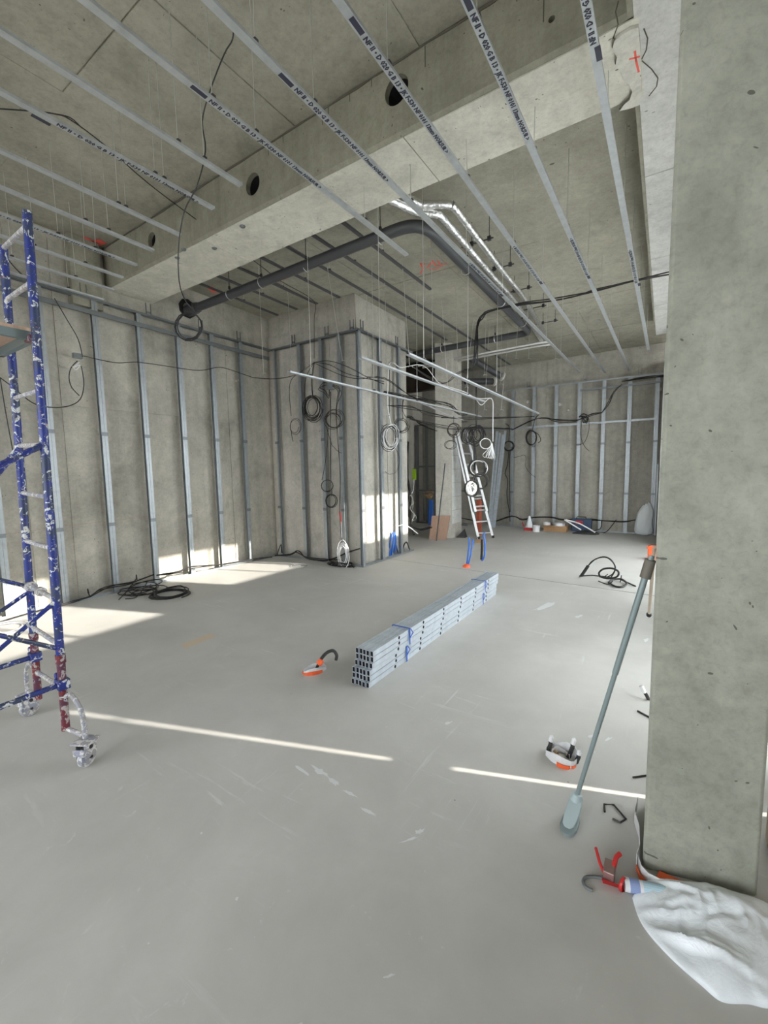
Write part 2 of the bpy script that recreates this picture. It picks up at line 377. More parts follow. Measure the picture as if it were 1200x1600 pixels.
# cracked plaster patch where the beams meet
pp = [(998,38),(985,42),(972,50),(960,60),(957,72),(964,85),(962,98),(970,108),(975,122),(983,128),(988,140),(984,152),(975,160),(968,170),(985,166),(1000,160),(1003,140),(1002,90)]
pv = [F(x, y, ZS-.012) for x, y in pp]
n_ = len(pv); MB().add([(v.x,v.y,v.z-.016) for v in pv]+[(v.x,v.y,v.z+.02) for v in pv], [tuple(range(n_)),tuple(range(n_,2*n_))]+[(i,(i+1)%n_,(i+1)%n_+n_,i+n_) for i in range(n_)]).obj('plaster_patch', PLASTER, beam)
for cp in ([(1006,45),(1012,60),(1010,78),(1003,92)],[(1003,95),(1018,108),(1028,122),(1026,135),(1014,150)],[(958,60),(966,38),(962,18),(966,2)]):
    MB().tube([F(x, y, ZS-.010) for x, y in cp], .0035, 4).obj('crack', CRK, beam)
MB().tube([F(x, y, ZS-.022) for x, y in pp[3:16]], .006, 5).obj('crack', CRK, beam)
# columns
cn = MB().prism([(-.022,1.955),(.335,2.045),(.345,2.056),(.345,2.35),(-.034,2.35),(-.034,1.965)], 0, ZS).obj('concrete_column', CON_COL, bevel=.004); struct(cn)
MB().tube([P(1141,-5,'y',2.016),P(1144,60,'y',2.017),P(1147,120,'y',2.018),P(1145,190,'y',2.018)], .0025, 5).obj('formwork_line', CRK, cn)
c2 = struct(MB().prism([(-.19,10.42),(.55,10.42),(.55,12.3),(-.17,12.3)], 0, 4.1).obj('concrete_column', CON_PALE, bevel=.01))
c3 = struct(MB().prism([(-4.66,9.22),(-4.33,9.42),(-4.33,10.0),(-4.72,10.0)], 0, zfar(9.8)+.02).obj('concrete_column', CON_CORE, bevel=.008))
for z in [.35+.33*i for i in range(10)]:
    MB().box((-4.335, 9.44, z), (-4.326, 9.98, z+.315)).obj('cast_panel', CON_PALE if z < 2.2 else CON_CORE, c3)
# right facade: solid pier, transom openings above frosted film panels
SILL, HEAD = 2.26, 3.30
wr = struct(MB().box((XR+.5,-4.6,0),(XR+.7,2.46,4.95)).obj('wall_right', CON_PALE))
MB().box((.42,2.30,0),(XR+.7,2.42,4.3)).obj('jamb_board', BEIGE, wr)
MB().box((XR,2.42,HEAD),(XR+.15,10.5,4.95)).obj('lintel', CON_PALE, wr)
for a, b_ in ((2.75,3.0),(4.77,6.15),(9.9,10.6)): MB().box((XR,a,0),(XR+.15,b_,HEAD)).obj('pier', CON_PALE, wr)
for i, (a, b_) in enumerate(((3.0,4.77),(6.15,9.9))):
    SILL = (2.26, 2.42)[i]
    o = struct(MB().box((XR+.02,a,SILL-.05),(XR+.10,b_,SILL)).box((XR+.02,a,0),(XR+.10,b_,.06)).obj('window_%d' % (i+1), TRACK))
    nn = 2 if i == 0 else 4
    for j in range(nn):
        y0 = a+(b_-a)*j/nn; y1 = a+(b_-a)*(j+1)/nn
        MB().box((XR+.05,y0+.005,.06),(XR+.056,y1-.005,SILL-.05)).obj('frosted_pane', FILM, o)
        if j: MB().box((XR+.03,y0-.015,.06),(XR+.09,y0+.015,HEAD)).obj('mullion', TRACK, o)
MB().box((XR,2.42,0),(XR+.02,2.628,HEAD)).obj('cover_board', BEIGE, wr)
MB().box((XR,2.62,1.66),(XR+.02,2.67,HEAD)).obj('cover_board', BEIGE, wr)
MB().box((XR,2.62,.63),(XR+.02,2.67,.76)).obj('cross_bar', BEIGE, wr)
MB().box((XR,2.664,0),(XR+.02,2.76,HEAD)).obj('cover_board', BEIGE, wr)
# shopfront behind the photographer
wb = struct(MB().box((-7.2,-4.75,3.6),(1.2,-4.6,4.95)).obj('wall_back', CON_PALE))
for x in (-7.0,-3.2,.95): MB().box((x-.2,-4.75,0),(x+.2,-4.6,3.6)).obj('pier', CON_PALE, wb)
MB().box((-7.2,-4.75,0),(1.2,-4.6,1.0)).obj('added_shade_wall', CON_PALE, wb)  # unseen low wall, added to darken foreground floor and column foot
pav = struct(MB().box((-30,-30,-.3),(30,30,-.21)).obj('pavement', concrete('pavement_grey', (.42,.42,.40), .1, 0, 0, .5, 11)))

# ------------------------------------------------------------------ metal stud frames
def cprof(wd, dp, lip=.006, t=.0022):     # C section, u along flange 0..wd, v depth 0..dp
    return [(0,0),(wd,0),(wd,lip),(wd-t,lip),(wd-t,t),(t,t),(t,dp-t),(wd-t,dp-t),(wd-t,dp-lip),(wd,dp-lip),(wd,dp),(0,dp)]
def stud_obj(parent, x, y, z0, z1, U, V, lean=(0,0), double=True, m=STUD, fl=.036, dp=.062):
    U = Vector(U); V = Vector(V); a = Vector((x,y,z0)); b_ = Vector((x+lean[0],y+lean[1],z1)); mb = MB()
    mb.sweep([(u+.001,v) for u,v in cprof(fl,dp)], a, b_, U, V)
    if double: mb.sweep([(-u-.001,v) for u,v in cprof(fl,dp)], a, b_, U, V)
    o = mb.obj('stud', m, parent)
    for zz in ([.95, 2.2] if z1 > 3 else []):     # short splice collars
        c = a.lerp(b_, zz/(z1-z0))
        MB().sweep([(-fl-.004,-.003),(fl+.004,-.003),(fl+.004,.004),(-fl-.004,.004)], c, c+Vector((0,0,.05)), U, V).obj('splice', TRACK, o)
    return o
def track(parent, a, b_, wd, upward, name='track', m=TRACK, h=.03):
    a = Vector(a); b_ = Vector(b_); d = (b_-a).normalized(); S = Vector((-d.y, d.x, 0)); t = .0025; k = 1 if upward else -1
    pr_ = [(-wd/2,0),(wd/2,0),(wd/2,h*k),(wd/2-t,h*k),(wd/2-t,t*k),(-wd/2+t,t*k),(-wd/2+t,h*k),(-wd/2,h*k)]
    return MB().sweep(pr_, a, b_, S, (0,0,1)).obj(name, m, parent)
def bracket(parent, x, y, z, D):
    D = Vector(D); S = Vector((-D.y, D.x, 0)); p = Vector((x,y,z)); mb = MB()
    for k in (-1,1): mb.sweep([(k*.035-.003,0),(k*.035+.003,0),(k*.035+.003,.02),(k*.035-.003,.02)], p, p+Vector((0,0,.16)), S, D)
    mb.sweep([(-.035,0),(.035,0),(.035,.004),(-.035,.004)], p+Vector((0,0,.02)), p+Vector((0,0,.05)), S, D)
    return mb.obj('bracket', TRACK, parent)
# left wall
LF = thing('metal_stud_frame', 'long row of galvanised studs standing against the left concrete wall', 'stud frame', (-6.5,2,0))
XS = -6.50
ly = [-.75,-.15,.45,1.06,1.66,2.24,2.86,3.44,4.04,4.63,5.22]
for y in ly: stud_obj(LF, XS, y, .01, 3.99, (0,1,0), (-1,0,0))
track(LF, (XS-.03,-1,0.002), (XS-.03,5.9,0.002), .068, True, 'bottom_track', STUD)
track(LF, (XS-.03,-1,4.02), (XS-.03,5.95,4.02), .068, False, 'top_track')
track(LF, (XS+.012,-1,3.86), (XS+.012,5.85,3.86), .022, False, 'cross_rail', TRACK, .06)
for y in (1.95,2.75,3.6,4.45,5.2): bracket(LF, XS-.03, y, 4.02, (1,0,0))
# core, face towards the camera
BF = thing('metal_stud_frame', 'stud frame on the front of the projecting concrete core', 'stud frame', (-5.4,5.86,0))
YS = 5.86
for x in (-6.38,-5.72,-5.2,-4.78): stud_obj(BF, x, YS, .01, 3.97, (1,0,0), (0,1,0), double=(x != -6.38))
track(BF, (-6.46,YS+.03,.002), (-4.36,YS+.03,.002), .066, True, 'bottom_track', STUD)
track(BF, (-6.46,YS+.03,4.0), (-4.36,YS+.03,4.0), .066, False, 'top_track')
for x in (-5.85,-5.05,-4.5): bracket(BF, x, YS+.03, 4.0, (0,-1,0))
# core, face towards the windows
BS = thing('metal_stud_frame', 'stud frame on the window side of the concrete core', 'stud frame', (-4.36,6.6,0))
for y in (5.905,6.52,7.16): stud_obj(BS, -4.36, y, .01, 3.97, (0,1,0), (-1,0,0))
track(BS, (-4.39,5.87,.002), (-4.39,7.62,.002), .066, True, 'bottom_track', STUD)
track(BS, (-4.39,5.87,4.0), (-4.39,7.66,4.0), .066, False, 'top_track')
bracket(BS, -4.39, 6.0, 4.0, (1,0,0)); bracket(BS, -4.39, 7.1, 4.0, (1,0,0))
# far wall
FF = thing('metal_stud_frame', 'row of galvanised studs along the far concrete wall', 'stud frame', (-2,12.1,0))
for x in (-3.72,-3.14,-2.57,-2.01,-1.45,-.89,-.33): stud_obj(FF, x, 12.1, .01, 3.8, (1,0,0), (0,1,0), fl=.042)
track(FF, (-4.6,12.13,.002), (-.2,12.13,.002), .066, True, 'bottom_track', STUD)
track(FF, (-4.6,12.13,3.83), (-.2,12.13,3.80), .066, False, 'top_track', STUD)
track(FF, (-4.6,12.085,2.78), (-.3,12.085,2.78), .02, False, 'cross_rail', STUD, .05)
track(FF, (-2.0,12.085,3.62), (-.2,12.085,3.62), .02, False, 'cross_rail', TRACK, .05)
for x in (-3.3,-1.9,-.7): bracket(FF, x, 12.13, 3.82, (0,-1,0))
# alcove behind the core
AF = thing('metal_stud_frame', 'dark stud frame in the recess behind the concrete core', 'stud frame', (-6.3,11.9,0))
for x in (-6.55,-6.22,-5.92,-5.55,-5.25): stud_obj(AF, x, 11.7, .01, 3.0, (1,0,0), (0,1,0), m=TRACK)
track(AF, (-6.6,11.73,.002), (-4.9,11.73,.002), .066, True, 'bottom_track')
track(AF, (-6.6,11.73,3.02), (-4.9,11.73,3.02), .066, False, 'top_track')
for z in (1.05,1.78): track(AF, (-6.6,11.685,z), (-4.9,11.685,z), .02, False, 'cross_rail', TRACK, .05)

# ------------------------------------------------------------------ ceiling rails
def rail_prof(wd=.047, h=.018, t=.0015):
    k = wd/2
    return [(-k,h),(-k,0),(k,0),(k,h),(k-.005,h),(k-.005,h-t),(k-t,h-t),(k-t,t),(-k+t,t),(-k+t,h-t),(-k+.005,h-t),(-k+.005,h)]
def textmesh(body, size):
    cu = bpy.data.curves.new('t', 'FONT'); cu.body = body; cu.size = size; cu.extrude = .0003; cu.resolution_u = 1
    cu.align_x = 'LEFT'; cu.align_y = 'CENTER'; cu.offset = .0018
    o = bpy.data.objects.new('t', cu); COL.objects.link(o); dg = bpy.context.evaluated_depsgraph_get(); dg.update()
    me = bpy.data.meshes.new_from_object(o.evaluated_get(dg)); bpy.data.objects.remove(o); me.materials.clear(); me.materials.append(INK)
    wd = max(v.co.x for v in me.vertices); return me, wd
TXT, TW = textmesh('NF II \u2022 D 020 G B 13 \u2022 JK F-530 NF 0101 13mm NORSUR >', .040)
RZ = 3.93
def rail(i, x, y0, y1, z, m, label, rods, texts, ztop, group, name='ceiling_rail', x1=None):
    x1 = x if x1 is None else x1
    t = thing(name, label, 'ceiling rail', (x, (y0+y1)/2, z), group)
    MB().sweep(rail_prof(), (x,y0,z), (x1,y1,z), (1,0,0), (0,0,1)).obj('profile', m, t)
    for yj in texts:                                    # a coupler at a joint and the print running from it
        d, fl = yj
        o = bpy.data.objects.new('printed_text', TXT); COL.objects.link(o); o.parent = t; o.matrix_parent_inverse = t.matrix_basis.inverted()
        a = math.pi/2 if not fl else -math.pi/2
        L_ = 1.0
        k_ = 1 if fl else -1; MB().box((x-.015,d-k_*.02,z-.0011),(x+.015,d-k_*.12,z-.0005)).obj('printed_block', INK, t)
        o.matrix_basis = Matrix.Translation((x+(x1-x)*(d-y0)/(y1-y0), d, z-.0008)) @ Matrix.Rotation(math.pi, 4, 'X') @ Matrix.Rotation(a, 4, 'Z') @ Matrix.Scale(L_/TW, 4, (1,0,0))
    for yr in rods:
        xr = x+(x1-x)*(yr-y0)/(y1-y0); dx, dy = random.uniform(-.012,.012), random.uniform(-.012,.012)
        zt = ztop(yr) if not (YB0 < yr < YB1) else ZS
        MB().tube([(xr,yr,z+.01),(xr+dx,yr+dy,zt)], .003, 5).obj('threaded_rod', ROD, t)
        MB().box((xr-.02,yr-.012,z+.012),(xr+.02,yr+.012,z+.038)).obj('clip', CLIP, t)
    return t
ORD = ['first','second','third','fourth','fifth','sixth','seventh','eighth','ninth','tenth','eleventh','twelfth','thirteenth']
near = [(-.42,-.46,10.2,[(2.76,0),(6.41,0)],'long galvanised ceiling rail closest to the right column, printed with dark lettering'),
        (-.91,-.92,12.0,[(2.24,1),(5.8,0)],'second ceiling rail from the right column, printed with dark lettering'),
        (-1.42,-1.43,12.0,[(2.03,1),(5.62,0)],'third ceiling rail from the right column, passing in front of the large round beam hole'),
        (-1.94,-1.93,11.5,[(2.04,1),(5.7,0)],'fourth ceiling rail from the right column, beside the silver insulated pipes'),
        (-2.42,-2.42,4.15,[(1.8,1)],'fifth ceiling rail from the right column, ending in front of the grey pipe'),
        (-2.95,-2.92,2.42,[],'sixth ceiling rail from the right column, ending short of the beam'),
        (-3.42,-3.36,2.48,[(1.35,1)],'seventh ceiling rail from the right column, pale and printed near its end'),
        (-3.97,-3.98,2.55,[],'eighth ceiling rail from the right column, ending under the beam'),
        (-4.46,-4.47,2.56,[],'ninth ceiling rail from the right column, above the scaffold top'),
        (-4.93,-4.92,2.62,[(1.4,1)],'tenth ceiling rail from the right column, passing the red paint mark'),
        (-5.35,-5.35,2.68,[],'eleventh ceiling rail from the right column, behind the scaffold post'),
        (-5.80,-5.80,2.78,[],'twelfth ceiling rail from the right column, close to the left wall'),
        (-6.20,-6.22,2.85,[],'last ceiling rail, right beside the left wall track')]
for i, (x, x1, ye, tx, lab) in enumerate(near):
    y0 = .2 if i < 5 else .25
    rods = [y for y in [1.5+.08*i, 2.35-.05*i, 3.4, 4.6, 5.8, 7.0, 8.2, 9.4] if y0 < y < ye-.05]
    rail(i, x, -1.5, ye, RZ, RAIL, lab, rods, tx, lambda y: ZN if y < YB0 else zfar(y), 'near ceiling rails', x1=x1)
dark = [(-3.2,-3.25,6.3),(-3.66,-3.78,12.0),(-4.1,-4.2,8.9),(-4.58,-4.6,5.7),(-5.05,-5.07,5.68),(-5.5,-5.52,5.66),(-5.92,-6.0,5.66)]
dlab = ['dark upper rail ending beside the red ceiling writing','longest dark upper rail, running past the core to the far wall','dark upper rail running just along the window side of the core',
        'dark upper rail ending left of the core corner','dark upper rail from which the black cable drops','dark upper rail, second from the left wall','dark upper rail nearest the left wall']
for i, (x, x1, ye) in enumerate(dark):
    rail(i, x, 3.8, ye, 4.47, RAIL_SHADED, dlab[i], [y for y in (4.9,7.2,9.6) if y < ye], [], zfar, 'dark rails above the grey pipe', x1=x1)
low = [(-2.14,-2.33,3.66,9.3,'low pale rail whose near end hangs highest in view'),(-2.58,-2.64,3.5,7.0,'low pale rail hanging in front of the core corner'),(-3.57,-3.45,3.5,9.0,'low pale rail hanging in front of the core, leftmost of the three')]
for i, (x, x1, y0, y1, lab) in enumerate(low):
    rail(i, x, y0, y1, 2.77, RAIL, lab, [y0+.35,y0+1.6,y0+2.8], [], zfar, 'low rails hung on long rods', x1=x1)
# extra pairs of unloaded rods in the far bay
rods = [((404,430),(412,583),6.2),((508,395),(535,563),5.9),((449,440),(455,560),7.0),((600,372),(604,560),6.4),((628,400),(640,572),6.0),((572,420),(576,560),7.1),((690,480),(700,610),7.5),
        ((712,470),(716,600),7.0),((760,430),(757,585),8.0),((785,430),(782,600),8.4),((880,360),(877,405),6.2),((828,450),(826,560),8.8),((870,460),(868,560),9.2),((900,430),(898,520),8),
        ((935,430),(933,500),8.0),((662,360),(664,470),6.2),((740,520),(728,605),8.4),((765,520),(757,640),8.6),((795,560),(783,640),9),((810,470),(806,560),8.1)]
for (a, b_, d) in rods:
    A = P(*a, 'd', d); B = P(*b_, 'd', d); zc = zfar(A.y) if A.y > YB1 else ZN; A = Vector((A.x, A.y, zc))
    t = thing('threaded_rod', 'thin bare threaded rod hanging from the far ceiling with a small hook', 'threaded rod', A, 'bare rods in the far bay')
    MB().tube([A, B], .0035, 5).obj('rod', ROD, t)
    MB().tube([B+Vector((-.02,0,-.01)), B, B+Vector((.045,0,-.008)), B+Vector((.05,0,-.025))], .006, 5).obj('hook', RAIL, t)

# ------------------------------------------------------------------ pipes
PZ = 4.30
pl_ = [(XL+.002,4.31,PZ),(-6.3,4.31,PZ),(-2.75,4.27,PZ),(-2.52,4.28,PZ),(-2.38,4.36,PZ),(-2.32,4.52,PZ),(-2.32,4.8,PZ),(-2.40,8.5,PZ),(-2.42,8.78,PZ),(-2.55,8.86,PZ),(-2.8,8.86,PZ),(-5.2,8.86,PZ)]
pt = thing('drain_pipe', 'thick dark grey drain pipe running under the far ceiling', 'pipe', (-4,4.3,PZ))
MB().tube([pl_[0],pl_[1],pl_[2]], .062, 20).obj('pipe_length', PVC, pt, True)
MB().tube(smoothpts(pl_[2:7],4), .064, 20).obj('elbow', PVC, pt, True)
MB().tube([pl_[6],pl_[7]], .062, 20).obj('pipe_length', PVC, pt, True)
MB().tube(smoothpts(pl_[7:11],4), .064, 20).obj('elbow', PVC, pt, True)
MB().tube([pl_[10],pl_[11]], .062, 20).obj('pipe_length', PVC, pt, True)
MB().tube([(XL+.004,4.31,PZ),(-6.42,4.31,PZ)], .085, 20).tube([(-6.42,4.31,PZ),(-6.36,4.31,PZ)], .075, 20).obj('coupling', PVC, pt, True)
def clamp(c, ax, ztop):
    c = Vector(c); mb = MB(); S = Vector(ax); ring = [c+(S*math.cos(a)+Vector((0,0,1))*math.sin(a))*.07 for a in [math.pi*2*k/16 for k in range(16)]]
    mb.tube(ring, .006, 5, True); o = mb.obj('clamp', HOOKC, pt)
    MB().tube([c+Vector((0,0,.07)), (c.x,c.y,ztop)], .005, 5).box(c+Vector((-.012,-.012,.07)), c+Vector((.012,.012,.12))).obj('clamp_rod', CLIP, pt)
for x in (-5.55,-4.85,-4.0,-2.85): clamp((x,4.30,PZ), (0,1,0), zfar(4.3))
for x in (-3.1,-4.3): clamp((x,8.86,PZ), (0,1,0), zfar(8.9))
for y in (5.6,7.0,8.2): clamp((-2.36,y,PZ), (1,0,0), zfar(y))
# wall sleeve around the pipe
MB().lathe((XL+.001,4.31,4.34), [(.09,0),(.15,.004),(.15,.03),(.085,.03)], 9, (1,0,0)).obj('broken_sleeve', DARK, pt)
def foilpipe(label, pts, r, name='insulated_pipe'):
    t = thing(name, label, 'pipe', pts[0], 'silver insulated pipes')
    q = smoothpts(pts, 10); L_ = [q[0]]
    for a, b_ in zip(q, q[1:]):
        n2 = max(1, int((b_-a).length/.05)); L_ += [a.lerp(b_, (j+1)/n2) for j in range(n2)]
    MB().tube(L_, r, 14, rs=[r*(1+.03*math.sin(i*2.1)+.04*random.uniform(-1,1)) for i in range(len(L_))]).obj('foil_sleeve', FOIL, t, True)
    return t
def corner(a, b_, c, rr=.09):
    a, b_, c = Vector(a), Vector(b_), Vector(c); p, q = b_+(a-b_).normalized()*rr, b_+(c-b_).normalized()*rr
    return [p.lerp(b_,.0), (p*.25+b_*.5+q*.25), q]
_a = [Vector((-2.42,YB1-.06,4.31)), F(655,333,4.31), F(686,334,4.31), F(807,475,4.31), F(853,541,4.31)]
foilpipe('silver foil-wrapped pipe nearest the long ceiling rail', [_a[0]]+corner(*_a[0:3])+corner(*_a[1:4])+[_a[2].lerp(_a[3],.3), _a[2].lerp(_a[3],.6), _a[3], _a[4]], .042)
_a = [Vector((-2.32,YB1-.06,4.36)), F(655,320,4.36), F(706,319,4.36), F(823,473,4.32), F(862,541,4.32)]
foilpipe('silver foil-wrapped pipe on the window side of the pair', [_a[0]]+corner(*_a[0:3])+corner(*_a[1:4])+[_a[2].lerp(_a[3],.3), _a[2].lerp(_a[3],.6), _a[3], _a[4]], .040)
for i, (lab, dy) in enumerate((('upper bright pipe crossing towards the recess',0.1),('lower bright pipe crossing towards the recess',-.12))):
    t = thing('insulated_pipe', lab, 'pipe', (-3,9.6+dy,4.22), 'bright cross pipes')
    MB().tube([(-2.2,9.72+dy,4.26),(-2.45,9.6+dy,4.24),(-5.3,9.72+dy,4.22)], .024, 12).obj('pipe_length', HOOKC, t, True)
hg = thing('pipe_bracket', 'small black hangers holding the silver pipes under the ceiling', 'bracket', (-2,6,4.4))
for y in (5.2,6.0,6.9,7.8,8.7):
    MB().box((-2.25,y-.01,4.375),(-1.85,y+.01,4.385)).tube([(-1.9,y,4.38),(-1.9,y,zfar(y))], .004, 5).obj('hanger', CLIP, hg); MB().tube([(-2.12,y,4.38),(-2.12,y,zfar(y))], .004, 5).obj('hanger', CLIP, hg)
    for x_ in (-1.9,-2.12): MB().box((x_-.02,y-.015,4.36),(x_+.02,y+.015,4.41)).obj('clip', CLIP, hg)
# thick ducts deep in the recess
dp = thing('duct_stub', 'pair of dark pipe stubs ending in torn insulation near the far wall', 'pipe', P(780,585,'y',11))
for (a, b_) in (((735,560),(783,588)),((728,596),(770,596))):
    A, B = P(*a,'y',10.8), P(*b_,'y',11.6); MB().tube([A,B], .085, 14).obj('pipe_length', PVC, dp, True)
    MB().lathe(B, [(.085,-.02),(.13,0),(.12,.05),(.07,.06)], 11, (B-A)).obj('torn_insulation', PLASTER, dp)
# ------------------------------------------------------------------ paint marks and drawn laser line
def stroke(parent, pts, ax, v, r=.012, nm='paint_and_laser_mark', m=REDP):
    q = [P(x, y, ax, v) for x, y in pts]; n = Vector((0,0,1)) if ax == 'z' else (Vector((1,0,0)) if ax == 'x' else Vector((0,1,0)))
    mb = MB()
    for a, b_ in zip(q, q[1:]):
        d = (b_-a).normalized(); s_ = d.cross(n).normalized()*r; e = d*r*.6
        mb.hexa([a-s_-e-n*.002, b_-s_+e-n*.002, b_+s_+e-n*.002, a+s_-e-n*.002, a-s_-e+n*.002, b_-s_+e+n*.002, b_+s_+e+n*.002, a+s_-e+n*.002])
    return mb.obj(nm, m, parent)
zc = zfar(5.5)-.002
for s_ in ([(657,412),(661,420),(657,427)],[(657,412),(664,413)],[(668,418),(676,408),(682,416),(690,416)],[(684,408),(688,414),(698,412)],[(671,421),(690,420)]): stroke(cf, s_, 'z', zc, .010)
stroke(cf, [(436,440),(446,434),(448,440),(438,442)], 'z', zfar(4.6)-.002, .03)
stroke(cf, [(328,449),(336,456)], 'z', zfar(4.6)-.002, .05)
stroke(beam, [(992,80),(994,95),(998,112)], 'z', ZS-.027, .006); stroke(beam, [(984,92),(999,88)], 'z', ZS-.027, .006)
stroke(ce, [(133,374),(146,380),(158,378)], 'z', ZN-.003, .06)
stroke(wc, [(531,800),(533,818)], 'y', 5.985, .02)
stroke(wl, [(0,836),(100,822),(240,806)], 'x', XL+.014, .0016, m=LASER)  # red laser line on the wall, its light drawn as a strip
MB().hexa([F(x, y, z) for z in (.0,.0015) for x, y in ((282,1007),(330,989),(337,995),(288,1014))]).obj('floor_stain', mat('orange_marker', (.60,.50,.38), .8), f)
# white dusty spill marks on the floor
DUST = mat('white_dust', (.66,.67,.66), .9)
for i, (x, y, rx_, ry_) in enumerate([(500,1205,14,5),(522,1222,10,4),(548,1240,12,3),(575,1268,14,3),(470,1203,16,3),(655,1300,9,5),(640,1312,14,2),(850,948,22,4),(905,963,7,2),(370,1405,3,3),(232,1475,2,2),(315,1302,2,2),(1010,1000,5,3),(608,1525,9,2),(700,1130,6,2),(925,1150,7,2),(950,1155,6,2),(470,1600,4,2)]):
    random.seed(i+40); n_ = 14; pl9 = []
    for k in range(n_):
        a = 2*math.pi*k/n_; q_ = random.uniform(.45,1.25); u_, v_ = rx_*q_*math.cos(a), ry_*q_*math.sin(a); tl = .55 if i < 5 else -.3
        pl9.append(F(x+u_, y+v_+u_*tl))
    MB().prism([(p.x,p.y) for p in pl9], 0, .0012).obj('dust_spill', DUST, f)
for x, y, r_ in ((825,628,.05),(875,632,.055),(948,627,.05),(1030,608,.07),(888,641,.03)):
    c = P(x, y, 'y', YF-.012); MB().lathe(c, [(0,-.02),(r_*.7,-.018),(r_,0),(r_*.9,.02)], 8, (0,1,0)).obj('plaster_dab', PLASTER, wf)
for x, y, r_ in ((369,595,.02),(373,594,.02),(262,609,.018)):
    c = P(x, y, 'x', XL+.015); MB().lathe(c, [(0,-.0),(r_*.7,.010),(r_,.0),(r_*.9,-.02)], 8, (1,0,0)).obj('plaster_dab', PLASTER, wl)
for x, y in ((287,390),(335,388),(379,354),(277,403)):
    MB().lathe(F(x, y, ZS-.012), [(0,-.012),(.022,-.01),(.03,0),(.03,.006)], 8).obj('tie_plate', TRACK, beam)
a_, b_ = P(633,553,'y',10.3), P(688,606,'y',10.3)
tag(MB().box((-6.4,10.3,b_.z),(-4.74,10.5,min(a_.z,4.5))).obj('opening_shade_panel', mat('opening_shade_brown', (.045,.033,.025), .8)), 'dark brown panel for the shaded opening high in the recess behind the core', 'shade panel')  # dark panel painted in place of the shade in an opening
# ------------------------------------------------------------------ cables
def cabpts(pts, dflt, k=4):
    out = []
    for p in pts: out.append(P(p[0], p[1], 'd', p[2]) if len(p) == 3 else (F(p[0], p[1], p[3]) if len(p) == 4 else P(p[0], p[1], *dflt)))
    return smoothpts(out, k)
def coil(cx, cy, rx, ry, n, plane, r, jit=.16, dj=.05, ppl=14, ph=0):
    pts = []; tot = n*ppl; a1, a2, a3 = random.random()*6, random.random()*6, random.random()*6
    for i in range(int(tot)+1):
        a = 2*math.pi*i/ppl+ph; wv = 1+jit*math.sin(i*.137+a1)*.8+jit*.5*math.sin(i*.31+a2)
        q = P(cx+rx*wv*math.cos(a)+rx*jit*math.sin(i*.09+a3), cy+ry*wv*math.sin(a)+ry*jit*.5*math.cos(i*.07), *plane)
        d = ray(cx, cy).normalized(); pts.append(q-d*(dj*(.5+.5*math.sin(i*.21+a2))))
    return pts
def hang(name, label, parts, plane, cat='cable', group=None, m=BLACK, r=.005):
    t = None
    for pt_ in parts:
        kind = pt_[0]; mm = m; rr = r; sides = 5
        if kind == 'coil':
            _, cx, cy, rx, ry, n = pt_[:6]; o = pt_[6] if len(pt_) > 6 else {}
            pts = coil(cx, cy, rx, ry, n, o.get('plane', plane), rr, o.get('jit', .16), o.get('dj', .04))
        else:
            _, q = pt_[:2]; o = pt_[2] if len(pt_) > 2 else {}
            pts = cabpts(q, o.get('plane', plane))
        if t is None: t = thing(name, label, cat, pts[0], group)
        MB().tube(pts, o.get('r', rr), sides).obj(o.get('name', kind), o.get('m', mm), t, True)
    return t
def strands(q, n, sp, seed=0, o=None, nm='strand'):
    random.seed(seed); res = []
    for i in range(n):
        res.append((nm, [(p[0]+random.uniform(-sp,sp)*(0.3 if j in (0, len(q)-1) else 1), p[1]+random.uniform(-sp,sp)*(0.3 if j in (0, len(q)-1) else 1))+tuple(p[2:]) for j, p in enumerate(q)], o or {}))
    return res
hang('hanging_cable', 'black cable snaking from ceiling to a round coil before the left wall',
     [('strand', [(361,0,2.95),(364,40,3.0),(363,62,3.05),(350,85,3.1),(328,142,3.2),(316,190,3.3),(321,235,3.35),(308,290,3.4),(288,330,3.5),(279,385,3.6),(280,440,3.7),(290,470,3.8),(306,487,3.8)]),
      ('coil', 295, 510, 20, 21, 3.3, {'plane': ('d', 3.8), 'jit': .08})], ('d', 3.8), r=.005)
hang('hanging_cable', 'black cable running diagonally from the upper left to the core',
     [('strand', [(-30,168,3.2),(0,170,3.2),(55,174,3.3),(85,178,3.4),(110,187,3.5),(165,228,3.8),(230,285,4.2),(300,338,4.7),(400,410,5.6),(440,440,6.2),(490,470,6.9),(491,500,7.0),(491,560,7.1)]),
      ('strand', [(85,178,3.4),(110,184,3.5),(128,200,3.6)]), ('strand', [(378,419,5.6),(440,446,6.3),(488,473,6.9)])], ('d', 7), r=.005)
pw = ('x', -6.45)
hang('wall_cable', 'black cable looping down behind the scaffold to a wall box', [
     ('strand', [(-20,575),(0,590),(20,605),(50,629),(75,636),(105,635),(125,624),(131,600),(127,572)]), ('strand', [(85,466),(105,500),(122,530),(129,558)]),
     ('strand', [(121,564),(111,575),(108,590),(112,605),(124,618)]), ('strand', [(124,566),(115,574),(125,570),(119,578),(113,572)], {'m': WHITE}),
     ('strand', [(5,395,4.4),(25,420,5),(52,445,5.3),(75,470,5.5)]), ('strand', [(0,590),(8,640),(20,705)])], pw, r=.006)
wbx = tag(MB().box(P(118,551,*pw)+Vector((-.06,-.02,0)), P(127,560,*pw)+Vector((.0,.02,0))).obj('junction_box', TRACK), 'small grey junction box where cables meet behind scaffold', 'junction box')
hang('wall_cable', 'long dark cable strung across the left wall studs', [
     ('strand', [(130,556),(160,563),(185,567),(215,566),(260,572),(300,578),(320,578),(345,574),(375,583),(395,590)]),
     ('strand', [(395,590),(425,592,6.9),(455,588,7.0),(475,578,7.05),(491,566,7.1)])], ('x', -6.43), m=DKBR, r=.006)
